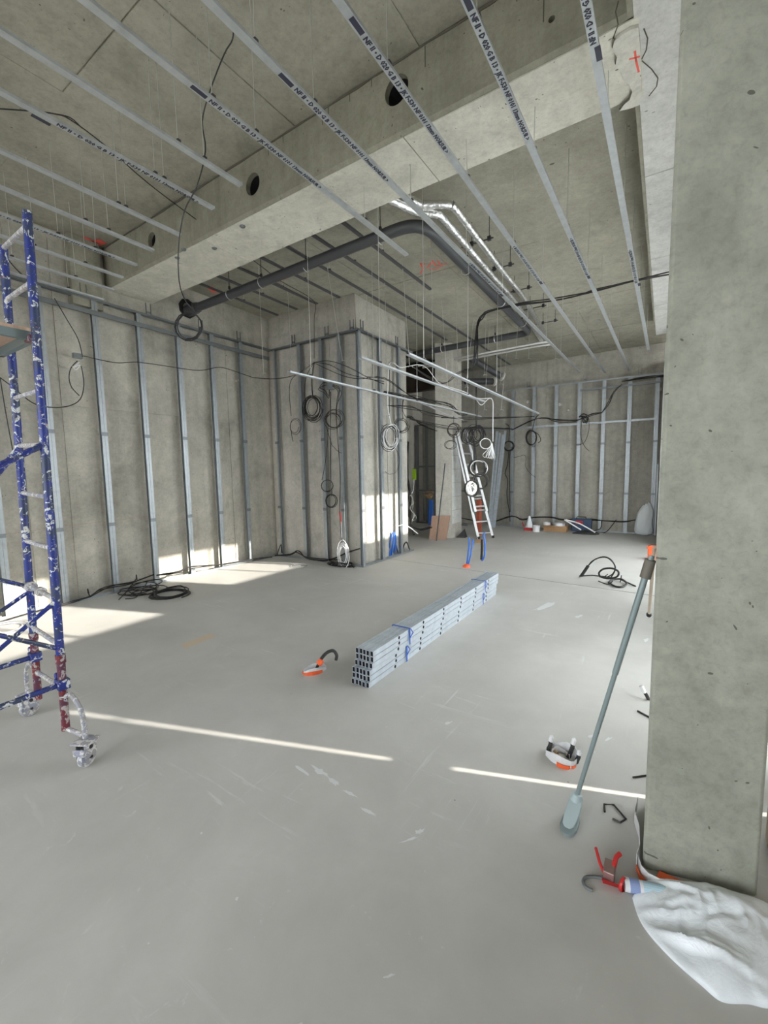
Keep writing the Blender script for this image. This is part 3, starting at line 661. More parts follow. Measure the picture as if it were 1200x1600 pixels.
pb = ('y', 5.78)
hang('cable_bundle', 'dark cable hub tied at the core front, strands spreading right', [
     ('strand', [(491,566),(515,564),(545,574),(575,590),(600,600)]), ('strand', [(491,566),(515,570),(540,583),(575,592),(600,596)]), ('strand', [(491,567),(530,585),(560,592),(600,590),(640,618),(665,628)]),
     ('strand', [(560,588),(600,592),(625,608),(650,622),(690,632)],{'plane':('y',6.3)}), ('strand', [(491,566),(470,582),(456,592),(452,612),(455,650)]),
     ('coil', 461, 666, 8, 12, 2.2, {'r': .004}), ('strand', [(455,672),(456,682),(458,690)])], pb, m=BLACK, r=.0055)
hang('cable_coil', 'thick black cable coil hanging left on the core front', strands([(491,566),(479,588),(476,615),(478,630)],1,1,3)+strands([(491,566),(487,595),(489,620)],2,2,4)+
     [('coil', 488, 637, 12, 17, 11, {'jit': .2, 'dj': .09})], pb, r=.0055)
hang('cable_coil', 'loose brown-black coil on the core front stud', strands([(515,603),(512,620),(506,612),(500,608),(510,600),(524,605),(531,612),(527,630),(526,648)],3,3,5)+
     [('coil', 521, 656, 13, 13, 5, {'jit': .22, 'dj': .08}), ('strand', [(516,612),(516,650),(517,690),(523,700),(529,706),(534,708)]), ('strand', [(517,640),(511,650),(509,662),(516,688)]),
      ('strand', [(513,662),(511,700),(507,730),(503,750)]), ('strand', [(517,690),(517,730),(517,762)])], pb, m=DKBR, r=.005)
tag(MB().box(P(511,599,*pb)+Vector((0,-.02,0)), P(520,608,*pb)+Vector((0,.04,0))).obj('junction_box', TRACK), 'small grey junction box on the core front above the loose coils', 'junction box')
hang('cable_coil', 'small thin round coil low on the core front', [('coil', 511, 759, 9, 9, 2.3, {'jit': .06}), ('strand', [(519,766),(519,772),(518,776)])], pb, m=DKBR, r=.0045)
hang('cable_coil', 'small dark coil lowest on the core front', [('coil', 517.5, 783, 8.5, 10, 5, {'jit': .1}), ('strand', [(517,612),(516,690),(517,762),(518,775)])], pb, m=BLACK, r=.005)
hang('hanging_cable', 'dark double cable dropping to the floor beside core front coils', strands([(530,610),(526,640),(529,690),(531,745),(531,790),(533,820),(534,850)],2,1.5,9), pb, m=DKBR, r=.0045)
hang('cable_coil', 'white cable coil hanging low at the core front base', [('strand', [(533,815),(534,840)])]+[('coil', 536, 866, 7, 17, 8, {'jit': .25, 'dj': .12})], pb, m=WHITE, r=.005)
ps = ('x', -4.22)
hang('cable_coil', 'large white and black cable coil at the core window side', [
     ('strand', [(765,622,8.2),(745,622,8.2),(725,612,8.1),(700,604,8.0),(688,600,8),(680,592,8),(668,576,7.9),(655,570,7.8),(640,572,7.7),(625,574,7.6),(615,567,7.5),(608,570),(606,600),(606,635),(611,662)], {'m': WHITE, 'r': .007}),
     ('coil', 611, 683, 10, 17, 6, {'m': WHITE, 'jit': .18, 'dj': .09, 'r': .006}), ('coil', 609, 684, 11, 17, 5, {'jit': .2, 'dj': .09}), ('strand', [(608,566),(609,600),(608,650)]), 
     ('strand', [(618,700),(623,712),(624,725),(618,738),(608,741),(602,737)], {'r': .004})], ps, r=.006)
hang('cable_coil', 'round black coil beside the white one at the core edge', [('strand', [(634,652),(629,640),(631,622)]), ('coil', 627, 665, 10, 10, 3.2, {'jit': .12})]+
     strands([(630,652),(642,652),(655,662),(670,668),(683,673)],4,2,11,{'plane':('y',8.3)}), ('x', -4.3), r=.006)
hang('cable_bundle', 'messy sagging bundle of black cables crossing the recess opening',
     strands([(600,612,7.7),(630,620,8),(655,622,8.3),(690,628,8.7),(705,636,8.9),(715,645,9),(730,648,9)],5,4,21)+strands([(604,634,7.8),(640,636,8.1),(665,645,8.4),(700,652,8.8)],3,3,22)+
     strands([(640,570,7.9),(690,600,8.4),(715,585,8.6),(735,575,8.8)],2,2,23)+strands([(630,618,7.9),(629,640,7.9),(630,655,7.9)],1,1,24)+strands([(690,652,8.8),(735,655,9.6),(790,652,10.5),(835,650,11.6)],3,3,25)+
     strands([(640,655,8.4),(700,668,9.2),(745,668,9.8),(800,670,11.5)],3,3,26), ('d', 8.4), r=.007)
hang('cable_bundle', 'pale grey sheathed cables sagging through the recess opening',
     strands([(622,621,7.9),(660,630,8.3),(690,645,8.7),(725,656,9.2)],3,2.5,31)+strands([(600,617,7.7),(560,607,7.6),(540,605,7.6)],2,1.5,32), ('d', 8.4), m=GREYC, r=.007)
hang('cable_bundle', 'thick black cables dropping from the big ceiling loop',
     strands([(1100,418,'z',4.15),(1057,425,'z',4.15),(1000,435,'z',4.15),(936,452,'z',4.15),(900,462,'z',4.15),(860,469,'z',4.15),(810,476,'z',4.15),(765,487,'z',4.12),(752,496,'z',4.08),(746,510,6.75),(744,540,6.75),(742,565,6.8),(733,577,6.9),(725,578,7.2)],4,2.5,41)+
     strands([(746,505,6.7),(747,540,6.7),(746,570,6.8)],1,1,42), ('d', 8), r=.009)
hang('hanging_cable', 'white cable dropping to a folded white bundle', [('strand', [(765,622),(770,628),(770,660),(770,690)], {'r': .009}), ('strand', [(744,624),(752,633),(762,624),(768,622)], {'r': .006}),
     ('coil', 759, 693, 8.5, 8, 1.6, {'jit': .05})]+[('fold', [(769,692),(768-a*1.5,703),(767-a*2.9,713+abs(a)*-.6),(769-a*2.5,717-abs(a)*.6),(769-a*.8,704),(769,694)], {'name': 'folded_loop', 'r': .0055}) for a in (-2,-1,0,1.2,2.6,4.3)], ('d', 8.6), m=WHITE, r=.0075)
random.seed(5)
hang('cable_coil', 'brown coil hanging in front of the rear concrete column', [('coil', 708, 672, 9, 10, 4.5, {'jit': .2}), ('coil', 703, 695, 8, 6, 2, {'jit': .2}), ('strand', [(709,650),(709,662)])], ('d', 8.8), m=DKBR, r=.006)
hang('cable_bundle', 'cluster of black coils hanging above the ladder', [('coil', 730, 681, 9, 12, 4, {}), ('coil', 741, 680, 11, 13, 6, {'jit': .3, 'dj': .2}), ('coil', 748, 678, 9, 12, 3, {})]+
     strands([(744,600),(744,640),(744,670)],3,1.5,51)+strands([(740,690),(741,715),(742,735)],6,3.5,52), ('d', 9.0), r=.008)
hang('cable_coil', 'black coil with silver tape, upper one in front of the ladder', [('coil', 746, 731, 13, 13, 6, {'jit': .06}), ('coil', 748, 731, 13, 12, 2, {'m': WHITE, 'jit': .06})], ('d', 8.9), r=.0085)
hang('cable_coil', 'black coil, right one in front of the ladder', [('coil', 751, 752, 11.5, 12, 5, {'jit': .1}), ('strand', [(742,740),(744,744)])], ('d', 8.8), r=.0085)
hang('cable_coil', 'black-rimmed coil with pale core, lowest in front of the ladder', [('coil', 737, 763, 11, 12.5, 7, {'jit': .05}), ('coil', 737, 763, 6, 8, 6, {'m': WHITE, 'jit': .3, 'dj': .1})], ('d', 8.7), r=.009)
pf = ('y', 12.0)
hang('cable_coil', 'black coil hanging beside the leaning studs', [('coil', 795, 697, 7.5, 7.5, 5, {'jit': .08}), ('strand', [(795,690),(796,668),(790,662)]), ('strand', [(795,705),(793,725),(789,740),(793,750),(792,775),(796,800),(797,815)]), ('strand', [(797,705),(796,730),(797,800)])], pf, r=.010)
hang('cable_coil', 'black coil hanging on the first far wall bay', [('coil', 830, 684, 8, 11, 4, {'jit': .08}), ('strand', [(836,675),(842,680),(845,688),(841,692)]), ('strand', [(832,672),(836,655),(842,648)])], pf, r=.010)
hang('hanging_cable', 'thin wire curling between the first two far studs', [('strand', [(803,715),(812,713),(819,711),(822,716),(821,728),(828,739),(837,746)])], pf, r=.006)
hang('wall_cable', 'bundle of dark cables along the far wall cross rail', strands([(800,672),(835,656),(855,652),(870,657),(895,658),(910,654),(925,648),(940,645)],3,2,61)+strands([(940,645),(950,632),(960,612),(972,600)],3,1.5,62)+
     strands([(972,596),(1000,591),(1030,588),(1045,588)],4,1.5,63)+strands([(905,652),(912,648),(920,652),(915,660),(910,652)],4,3,64), pf, m=BLACK, r=.009)
hang('hanging_cable', 'loose cable ends hanging in the middle of the far wall', [('strand', [(920,655),(920,672),(914,690),(905,695),(900,695)]), ('strand', [(908,658),(907,680),(913,697),(921,705)])], pf, m=DKBR, r=.006)
hang('floor_cable', 'black cable running along the foot of the far wall', strands([(715,808),(745,814),(770,815),(800,806),(815,812),(835,809),(862,808),(880,812),(905,811),(925,812),(945,814),(975,815),(993,812)],3,1.2,65)+
     [('strand', [(940,814),(938,826),(925,830),(945,832),(957,820),(963,812)])], ('y', 11.95), r=.010)
hang('cable_bundle', 'black cables massed down the edge of the recess', strands([(638,690,9),(636,730,9),(640,770,9.2),(640,800,9.3),(643,815,9.3),(647,836,9.3)],6,3,71)+strands([(640,822,9.4),(655,828,9.4),(668,826,9.4),(675,824,9.4)],4,2,72), ('d', 9.3), r=.010)
hang('hanging_cable', 'tangle of clear and white wires in the recess', strands([(641,770),(646,785),(640,795),(648,805),(644,815)],3,4,73)+[('strand', [(647,748),(646,765),(641,775)], {'r': .008})], ('d', 9.2), m=GREYC, r=.0025)
hang('hanging_cable', 'white cable curving out low beside the core', [('strand', [(620,823),(630,820),(640,824),(648,830),(653,834)])], ('d', 8.3), m=WHITE, r=.009)
# cables along the floor by the left wall
hang('floor_cable', 'black cables lying along the foot of the left wall', strands([(-10,975),(40,960),(110,941),(140,931),(155,923),(175,916),(200,912),(220,906),(240,898)],3,1.8,81)+strands([(245,899),(262,896),(280,893),(297,887),(350,882),(400,874),(425,870)],3,1.5,82)+
     [('strand', [(138,927),(137,920),(140,932)]), ('strand', [(213,904),(213,898),(214,906)])], ('x', -6.36), r=.008)
hang('floor_cable', 'black cables lying along the foot of the core front', strands([(430,868),(455,866),(465,862),(480,871),(505,875),(520,874),(540,864),(562,857)],4,2,83)+[('strand', [(433,866),(438,852),(434,864)]), ('strand', [(440,864),(439,850),(441,864)])], ('y', 5.80), r=.008)
def floorcoil(name, label, cx, cy, rad, n, r, m=BLACK, jit=.25, extra=(), squash=1.0, zmax=.05):
    c = F(cx, cy); t = thing(name, label, 'cable', c); random.seed(int(cx)); a1, a2 = random.random()*6, random.random()*6; pts = []
    for i in range(int(n*16)):
        a = 2*math.pi*i/16; wv = 1+jit*math.sin(i*.17+a1)+jit*.4*math.sin(i*.41+a2)
        pts.append(Vector((c.x+rad*wv*math.cos(a)+rad*jit*.8*math.sin(i*.05+a2), c.y+rad*squash*wv*math.sin(a), r+zmax*(.5+.5*math.sin(i*.23+a1))*(i/(n*16)))))
    MB().tube(pts, r, 5).obj('coil', m, t, True)
    for e in extra: MB().tube(smoothpts([Vector((F(x, y).x, F(x, y).y, z)) for x, y, z in e], 5), r, 6).obj('strand', m, t, True)
    return t
floorcoil('cable_coil', 'tangled black cable heap on the floor by the left wall', 225, 924, .20, 7, .007, jit=.4, extra=[[(215,915,.12),(200,925,.03),(186,938,.01)],[(232,918,.10),(215,935,.03),(196,937,.01)]], zmax=.14)
floorcoil('cable_coil', 'neater black cable coil on the floor right of the heap', 267, 930, .22, 6, .008, jit=.14, extra=[[(260,924,.05),(282,918,.03),(290,922,.01)],[(236,922,.08),(243,932,.03),(258,936,.01)]], zmax=.06)
floorcoil('cable_coil', 'flattened black coil heap at the core corner base', 533, 884, .20, 8, .008, jit=.35, squash=.6, extra=[[(545,880,.04),(553,888,.01)]], zmax=.1)
floorcoil('cable_coil', 'thin pale wire curled on the floor before the core', 468, 884, .12, 2, .004, GREYC, .3, zmax=.02)
floorcoil('cable_coil', 'pale looped cable on the floor under the scaffold', 5, 985, .22, 3, .007, GREYC, .2, zmax=.03)
# big stiff coil in the middle of the far floor
t = thing('cable_coil', 'stiff black cable loops springing from the floor past the joint', 'cable', F(920,903))
def zc_(pts): return smoothpts([P(x, y, 'y', yy) for x, y, yy in pts], 6)
MB().tube(zc_([(908,900,6.95),(913,893,6.95),(919,884,6.95)]), .022, 8).obj('taped_end', RUBBER, t, True)
MB().tube(zc_([(918,886,6.95),(925,877,6.95),(938,871,6.9),(950,872,6.85),(960,882,6.8),(961,891,6.75),(955,902,6.7)]), .009, 6).obj('strand', BLACK, t, True)
MB().tube(zc_([(918,885,6.95),(930,874,6.92),(944,870,6.88),(955,875,6.85),(961,886,6.8),(958,896,6.75),(948,902,6.7)]), .009, 6).obj('strand', BLACK, t, True)
MB().tube(zc_([(938,902,6.75),(936,895,6.75),(943,889,6.75),(956,888,6.75),(966,893,6.75),(964,901,6.75),(950,904,6.75),(938,901,6.75)]), .014, 6).obj('loop', BLACK, t, True)
MB().tube([Vector((F(x,y).x,F(x,y).y,z)) for x,y,z in [(905,901,.01),(925,902,.03),(945,903,.02),(968,908,.03),(979,912,.02),(993,917,.01)]], .010, 6).obj('strand', BLACK, t, True)
MB().tube(smoothpts([Vector((F(x,y).x,F(x,y).y,z)) for x,y,z in [(951,912,.02),(960,918,.02),(972,919,.02),(979,915,.03),(970,909,.04),(956,909,.03),(951,913,.02)]],5), .014, 6).obj('loop', BLACK, t, True)
MB().tube(zc_([(942,903,6.8),(950,897,6.8)]), .006, 5).tube(zc_([(969,910,6.55),(971,899,6.55)]), .006, 5).tube(zc_([(935,908,6.6),(950,913,6.5),(957,908,6.55)]), .008, 5).obj('strand', BLACK, t, True)

# ------------------------------------------------------------------ scaffold tower
A2 = F(103,1140,.2); A1 = F(60,1092,.2)
def vert(base, row):
    lo, hi = -.5, 6.
    for _ in range(50):
        m_ = (lo+hi)/2; d = Vector((base.x, base.y, m_))-CAM; y = 800-FPX*d.dot(up)/d.dot(fw)
        if y > row: lo = m_
        else: hi = m_
    return lo
T2 = F(42,330,vert(A2,330)); T1 = F(5,385,vert(A1,388))
def on(base, top, row):
    z = vert(base, row); return base.lerp(top, (z-base.z)/(top.z-base.z))
sc = thing('scaffold_tower', 'narrow rolling scaffold tower with paint-spattered blue tubes', 'scaffold', (A2.x, A2.y, 0))
BK = Vector((0,-1.75,0))
def post(b_, t_, nm='post'):
    s1 = b_.lerp(t_, .15)
    MB().tube([s1, t_], .0215, 12).obj(nm, PBLUE, sc, True)
    MB().tube([b_, s1-Vector((0,0,.0))], .0215, 12).tube([s1-Vector((0,0,.02)), s1+Vector((0,0,.03))], .026, 12).obj('post_foot', PRED, sc, True)
for bb, tt in ((A2,T2),(A1,T1),(A2+BK,T2+BK),(A1+BK,T1+BK)): post(bb, tt)
rrows = [((7,391),(36,352)),((12,470),(41,441)),((19,623),(51,610)),((25,697),(55,695)),((30,770),(65,777)),((41,845),(71,857)),((50,915),(80,937)),((55,980),(88,1008)),((62,1049),(93,1076))]
for (a, b_) in rrows:
    q1, q2 = on(A1, T1, a[1]), on(A2, T2, b_[1])
    for off in (Vector(), BK): MB().tube([q1+off, q2+off], .0135, 8).obj('rung', PGREY, sc, True)
q = on(A1,T1,915); MB().lathe(q, [(0,-.05),(.03,-.05),(.034,0),(.03,.05),(0,.05)], 10, (1,0,0)).lathe(q.lerp(on(A2,T2,937),.45), [(0,-.03),(.028,-.02),(.028,.02),(0,.03)], 10, (1,0,0)).obj('coupler', PGREY, sc, True)
def ext(px, py, base, top, row, tgt_y, m=PBLUE, r=.0125, nm='brace'):
    p0 = on(base, top, row); p1 = P(px, py, 'x', p0.x-.0); d = (p1-p0); k_ = (tgt_y-p0.y)/d.y if abs(d.y) > 1e-4 else 1
    k_ = max(0, min(k_, 6)); MB().tube([p0, p0+d*k_], r, 8).obj(nm, m, sc, True)
yb = A2.y-1.75
ext(0,1014,A2,T2,939,yb); ext(0,993,A2,T2,1014,yb); ext(0,1105,A2,T2,1068,yb,PBLUE,.0165,'ledger')
ext(0,906,A1,T1,917,yb); ext(0,956,A1,T1,923,yb); ext(0,1043,A1,T1,1025,yb,PBLUE,.0165,'ledger')
ext(0,727,A2,T2,694,yb,PBLUE,.0165,'ledger'); ext(0,736,A1,T1,700,yb,PBLUE,.0165,'ledger')
for bb, tt, row in ((A2,T2,1068),(A1,T1,1025)):
    q = on(bb,tt,row); MB().box(q-Vector((.035,.03,.03)), q+Vector((.035,.03,.03))).tube([q+Vector((-.04,-.02,.04)), q+Vector((-.04,.02,.04))], .02, 10).obj('coupler', PBLUE, sc, bevel=.006)
# working platform
z0 = vert(A2, 532)
MB().box((A1.x-.02, yb-.1, z0+.055), (A2.x-.03, A2.y+.05, z0+.075)).obj('deck_board', DECK, sc)
for x in (A1.x-.01, A2.x-.05): MB().box((x, yb-.1, z0+.01), (x+.03, A2.y+.05, z0+.055)).obj('platform_frame', TEAL, sc)
for y_ in (A2.y+.02, yb-.1): MB().box((A1.x-.01, y_, z0+.01), (A2.x-.03, y_+.03, z0+.055)).obj('platform_frame', TEAL, sc)
MB().box((A2.x-.06, A2.y-.0, z0+.0), (A2.x+.03, A2.y+.04, z0+.03)).obj('platform_hook', PRED, sc)
# casters on bent brackets
def caster(b_, wx, wy, ang):
    ca = bpy.data.objects.new('caster', None)
    b_ = Vector(b_); wp = Vector((wx, wy, 0)); d = Vector((wx-b_.x, wy-b_.y, 0))
    up_ = b_+Vector((0,0,.19))
    MB().tube(smoothpts([up_, up_+d*.45+Vector((0,0,.03)), up_+d*.9+Vector((0,0,-.05)), Vector((wx,wy,.24)), Vector((wx,wy,.17))], 5), .0135, 8).tube([b_+Vector((0,0,.01)), Vector((wx,wy,.185))+d*-.1], .0135, 8).obj('caster_bracket', PGREY, sc, True)
    R_ = Matrix.Rotation(ang, 3, 'Z'); X = R_ @ Vector((1,0,0)); Y = R_ @ Vector((0,1,0))
    def bxr(a, c, nm, m):
        vs = []
        for z in (a[2], c[2]):
            for x, y in ((a[0],a[1]),(c[0],a[1]),(c[0],c[1]),(a[0],c[1])): vs.append(wp+X*x+Y*y+Vector((0,0,z)))
        return MB().hexa(vs).obj(nm, m, sc, bevel=.003)
    pl2 = bxr((-.055,-.05,.148),(.055,.05,.160),'caster_plate',PGREY)
    bxr((-.030,-.045,.06),(-.024,.045,.148),'caster_fork',PGREY); bxr((.024,-.045,.06),(.030,.045,.148),'caster_fork',PGREY)
    bxr((-.034,-.058,.09),(.034,-.048,.13),'brake_lever',PGREY)
    MB().lathe(wp+Vector((0,0,.058))-X*.018, [(0,0),(.02,-.002),(.045,0),(.056,.004),(.058,.018),(.056,.032),(.045,.036),(.02,.038),(0,.036)], 20, X).obj('wheel', PGREY, sc, True)
    MB().tube([wp+Vector((0,0,.12))-X*.035, wp+Vector((0,0,.12))+X*.035], .012, 8).obj('swivel', RUBBER, sc); MB().tube([wp+Vector((0,0,.058))-X*.034, wp+Vector((0,0,.058))+X*.034], .008, 8).obj('axle', RUBBER, sc)
W2 = F(137,1196); W1 = F(47,1118)
caster(A2, W2.x, W2.y, .5); caster(A1, W1.x, W1.y, .2); caster(A2+BK, W2.x, W2.y-1.9, .9); caster(A1+BK, W1.x, W1.y-1.9, .1)
q = A2+Vector((0,0,.17)); MB().tube([q+Vector((-.05,0,0)), q+Vector((.05,0,.02)), q+Vector((.06,0,.05)), q+Vector((.02,-.02,.04))], .004, 5).obj('locking_pin', PGREY, sc)

# ------------------------------------------------------------------ bundle of new studs
def bundle(label, z0, rows, xo, yo):
    t = thing('stud_bundle', label, 'stud bundle', (-1.93+xo, 4, z0), 'strapped bundles of new studs')
    W, H = .0345, .0485; first = None
    for r_ in range(rows):
        for c in range(5):
            x = -2.02+xo+c*W+.003*((r_*7) % 3-1); z = z0+r_*H+.001; y0 = 2.55+yo+.005*((r_*2) % 3)+.003*((c*2) % 3); y1 = y0+2.9
            if first is None:
                mb = MB(); tt = .0022; w_, h_ = W-.0075, H-.006        # two nested C profiles: a box with a lapped seam on top
                tt = .003; vv = []
                for yy_ in (0, 2.9):
                    for o_ in (0, tt): vv += [(o_,yy_,o_),(w_-o_,yy_,o_),(w_-o_,yy_,h_-o_),(o_,yy_,h_-o_)]
                ff = [(i,(i+1)%4,(i+1)%4+4,i+4) for i in range(4)]+[(8+i,8+(i+1)%4,12+(i+1)%4,12+i) for i in range(4)]
                ff += [(i,(i+1)%4,(i+1)%4+8,i+8) for i in range(4)]+[(4+i,4+(i+1)%4,12+(i+1)%4,12+i) for i in range(4)]
                mb.add(vv, ff)
                inner = {12,13,14,15}
                first = mb.obj('stud', PACK, t); first.data.materials.append(INSHADE)
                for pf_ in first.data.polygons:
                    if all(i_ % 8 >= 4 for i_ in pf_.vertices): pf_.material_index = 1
                first.matrix_basis = Matrix.Translation((x,y0,z)); first.matrix_parent_inverse = t.matrix_basis.inverted()
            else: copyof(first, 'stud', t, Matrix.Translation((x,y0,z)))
            if c == 4:
                for k_ in range(6):
                    yy = y0+.38+k_*.43
                    MB().lathe((x+W-.0075, yy, z+H*.46), [(0,0),(.014,0),(.014,.0012),(0,.0012)], 10, (1,0,0)).obj('service_hole', DARK, first)
    x0, x1, zt = -2.02+xo-.003, -2.02+xo+5*W+.002, z0+rows*H+.002
    for yy in (3.10+yo, 4.95+yo):
        MB().box((x0,yy,zt-.001),(x1,yy+.018,zt+.001)).box((x1-.001,yy,z0+.003),(x1+.001,yy+.018,zt)).box((x0-.001,yy,z0+.003),(x0+.001,yy+.018,zt)).tube([(x1+.004,yy,z0+.06),(x1+.01,yy+.05,z0+.10),(x1+.004,yy+.02,z0+.14)], .005, 5).obj('strap', BLUES, t)
    return t
bundle('lower strapped bundle of shiny new studs on the floor', 0, 3, -.015, 0); bundle('upper strapped bundle of shiny new studs on the floor', .1475, 3, .0, .03)
# small side print on the outermost studs
T2m, T2w = textmesh('NF 48-35 M0101  02 D', .020)
# ------------------------------------------------------------------ tape rings with conduit stubs
def crinkle(c, rx, ry, n, hz, a0=0, a1=2*math.pi, m=TAPEW, t=None, nm='tape', seed=1, th=.002, rot=0):
    random.seed(seed); pts = []; hs = []
    for i in range(n+1):
        a = a0+(a1-a0)*i/n; wv = 1+.08*math.sin(3*a+seed)+.05*random.uniform(-1,1)
        x, y = rx*wv*math.cos(a), ry*wv*math.sin(a)
        pts.append(Vector((c[0]+x*math.cos(rot)-y*math.sin(rot), c[1]+x*math.sin(rot)+y*math.cos(rot), c[2]))); hs.append(hz*(.8+.3*math.sin(2*a+seed)))
    return MB().ribbon(pts, hs, th).obj(nm, m, t)
c = F(492,1050); t = thing('tape_ring', 'white and orange tape ring with one black conduit left of the studs', 'tape', c)
crinkle((c.x,c.y,.002), .045, .095, 18, .05, m=TAPEW, t=t, seed=2, rot=-.5); crinkle((c.x,c.y,.0), .050, .101, 12, .03, -2.3, .6, ORANGE, t, 'orange_tape', 2, rot=-.5)
cc = F(503,1035); MB().tube(smoothpts([Vector((c.x,c.y,.0)), Vector((c.x+.01,c.y+.03,.05)), P(503,1028,'d',3.25), P(512,1019,'d',3.27), P(521,1017,'d',3.28), P(526,1024,'d',3.29), P(525,1031,'d',3.30)],5), .0125, 8).obj('conduit', RUBBER, t, True)
MB().lathe(P(500,1035,'d',3.23), [(0,-.02),(.022,-.015),(.026,.0),(.020,.02),(0,.022)], 9, (.5,.4,.7)).obj('orange_knot', ORANGE, t)
c = F(876,1190); t = thing('tape_ring', 'white and orange tape ring with three black conduits by the pole', 'tape', c)
crinkle((c.x,c.y+.03,.002), .085, .075, 22, .055, m=TAPEW, t=t, seed=5); crinkle((c.x,c.y+.03,0), .090, .080, 10, .022, -1.7, -.4, ORANGE, t, 'orange_tape', 5)
crinkle((c.x-.005,c.y+.03,.002), .05, .05, 10, .04, .4, 3.4, TAPEW, t, 'tape', 9)
for (bx_, by_, tx_, ty_) in ((855,1178,862,1152),(888,1184,897,1156),(900,1192,905,1175)):
    b0 = F(bx_, by_); tp = P(tx_, ty_, 'd', (b0-CAM).dot(fw)); mid = b0.lerp(tp,.6)+Vector((.004,0,0)); 
    MB().tube([b0,mid,b0.lerp(tp,.75)], .0115, 8).obj('conduit', RUBBER, t, True); MB().tube([b0.lerp(tp,.75),tp], .013, 8).tube([tp-Vector((.008,0,0)),tp+Vector((.006,0,.006))], .008, 6).obj('white_cap', TAPEW, t, True)
MB().tube([F(862,1172)+Vector((0,0,.01)), F(871,1186)+Vector((0,0,.03))], .009, 6).obj('copper_stub', CARD, t)
# conduit and offcuts near the column
t = thing('conduit_stub', 'bent black conduit with white tip emerging beside the right column', 'conduit', F(1014,1118))
MB().tube(smoothpts([F(1030,1135), P(1020,1110,'d',3.1), P(1012,1090,'d',3.08), P(1006,1080,'d',3.08)],4), .012, 8).obj('conduit', RUBBER, t, True); MB().tube([P(1007,1082,'d',3.08), P(1002,1071,'d',3.08)], .014, 8).obj('white_cap', TAPEW, t, True)
tag(MB().tube([F(996,1112)+Vector((0,0,.006)), F(1022,1126)+Vector((0,0,.006))], .006, 6).obj('cable_offcut', BLACK), 'short straight black offcut beside the right column, farther one', 'cable')
tag(MB().tube([F(989,1216)+Vector((0,0,.005)), F(1012,1213)+Vector((0,0,.005))], .005, 6).obj('cable_offcut', BLACK), 'short straight black offcut just before the sunlit streak', 'cable')
tag(MB().tube([F(x,y)+Vector((0,0,.005)) for x,y in [(945,1270),(944,1258),(959,1259),(978,1281),(969,1287),(957,1281)]], .0045, 6).obj('cable_offcut', BLACK), 'bent hook-shaped black offcut on floor beside the pole foot', 'cable')
# barrier tape round the foot of the column
t = thing('barrier_tape', 'orange and white barrier tape trailing round the right column foot', 'tape', F(1003,1370))
MB().ribbon([F(x,y)+Vector((0,0,.003)) for x,y in [(996,1262),(991,1285),(998,1310),(999,1340),(994,1355)]], .06, .002).obj('white_tape', TAPEW, t)
MB().ribbon([F(x,y)+Vector((0,0,.003)) for x,y in [(996,1350),(1001,1368),(1012,1381),(1030,1390),(1048,1392)]], .045, .002).obj('white_tape', TAPEW, t)
MB().ribbon([F(x,y)+Vector((0,0,.001)) for x,y in [(994,1357),(1000,1374),(1013,1386),(1035,1395),(1060,1398)]], .018, .003).obj('orange_tape', ORANGE, t)
MB().hexa([F(x,y,z) for z in (.012,.018) for x,y in [(1024,1372),(1030,1360),(1100,1392),(1090,1402)]]).obj('orange_tape', ORANGE, t)
tag(MB().hexa([F(x,y,z) for z in (.01,.05) for x,y in [(1086,1400),(1100,1382),(1120,1392),(1116,1402)]]).obj('black_pouch', RUBBER, bevel=.01), 'small black pouch between barrier tape and plastic bag', 'pouch')

# ------------------------------------------------------------------ leaning pole tool
t = thing('pole_sander', 'long grey pole tool with pale flat head leaning on the right column', 'tool', F(885,1305))
h0 = F(900,1248,.08); h1 = Vector((-.052,2.10,1.30)); hm = P(905,1240,'d',(h0-CAM).dot(fw))
MB().tube([h0, h0.lerp(h1,.55)], .0105, 12).obj('pole', POLE, t, True); MB().tube([h0.lerp(h1,.55), h0.lerp(h1,.93)], .0130, 12).obj('pole_sleeve', POLE, t, True)
MB().tube([h0.lerp(h1,.92), h0.lerp(h1,.985)], .021, 12).obj('collar', TAUPE, t, True); MB().tube([h0.lerp(h1,.985), h1], .010, 8).obj('pole_tip', POLE, t, True)
A_ = F(886,1296,.012); B_ = F(904,1240,.09); 
def pad(a, b_, wd, th, m, nm, par):
    d = (b_-a).normalized(); S = d.cross(Vector((0,0,1))).normalized(); Nn = S.cross(d); L_ = (b_-a).length; vs = []; n = 16
    for sgn_ in (-1,1):
        for k in range(n):
            an = 2*math.pi*k/n; cx_, sx_ = math.cos(an), math.sin(an); r_ = 1/((abs(cx_)**3+abs(sx_)**3)**(1/3))
            vs.append((a+b_)/2+d*(cx_*r_*L_/2)+S*(sx_*r_*wd/2)+Nn*th/2*sgn_)
    return MB().add(vs, [tuple(range(n))[::-1], tuple(range(n,2*n))]+[(i,(i+1)%n,(i+1)%n+n,i+n) for i in range(n)]).obj(nm, m, par, bevel=.004)
pad(A_, B_, .062, .022, PUCK, 'head_plate', t); pad(F(884,1305,.008), F(897,1268,.03), .075, .018, POLE, 'sanding_pad', t)
MB().lathe(h0, [(0,-.035),(.024,-.03),(.028,0),(.02,.03),(0,.035)], 12, (h1-h0)).obj('swivel', PUCK, t, True)
t = thing('wooden_pole', 'second thinner pale pole with dark tip behind the leaning tool', 'pole', P(1016,958,'y',4.7))
a_, b_ = P(1014,957,'y',2.75), P(1031,905,'y',2.62)
a_ = P(1014,960,'d',2.45); b_ = Vector((-.048,2.32,1.30))
MB().tube([a_, b_], .008, 8).obj('pole', BEIGE, t, True); MB().lathe(a_, [(0,-.014),(.013,-.012),(.014,0),(.009,.018),(0,.02)], 10, (b_-a_)).obj('dark_tip', RUBBER, t, True)

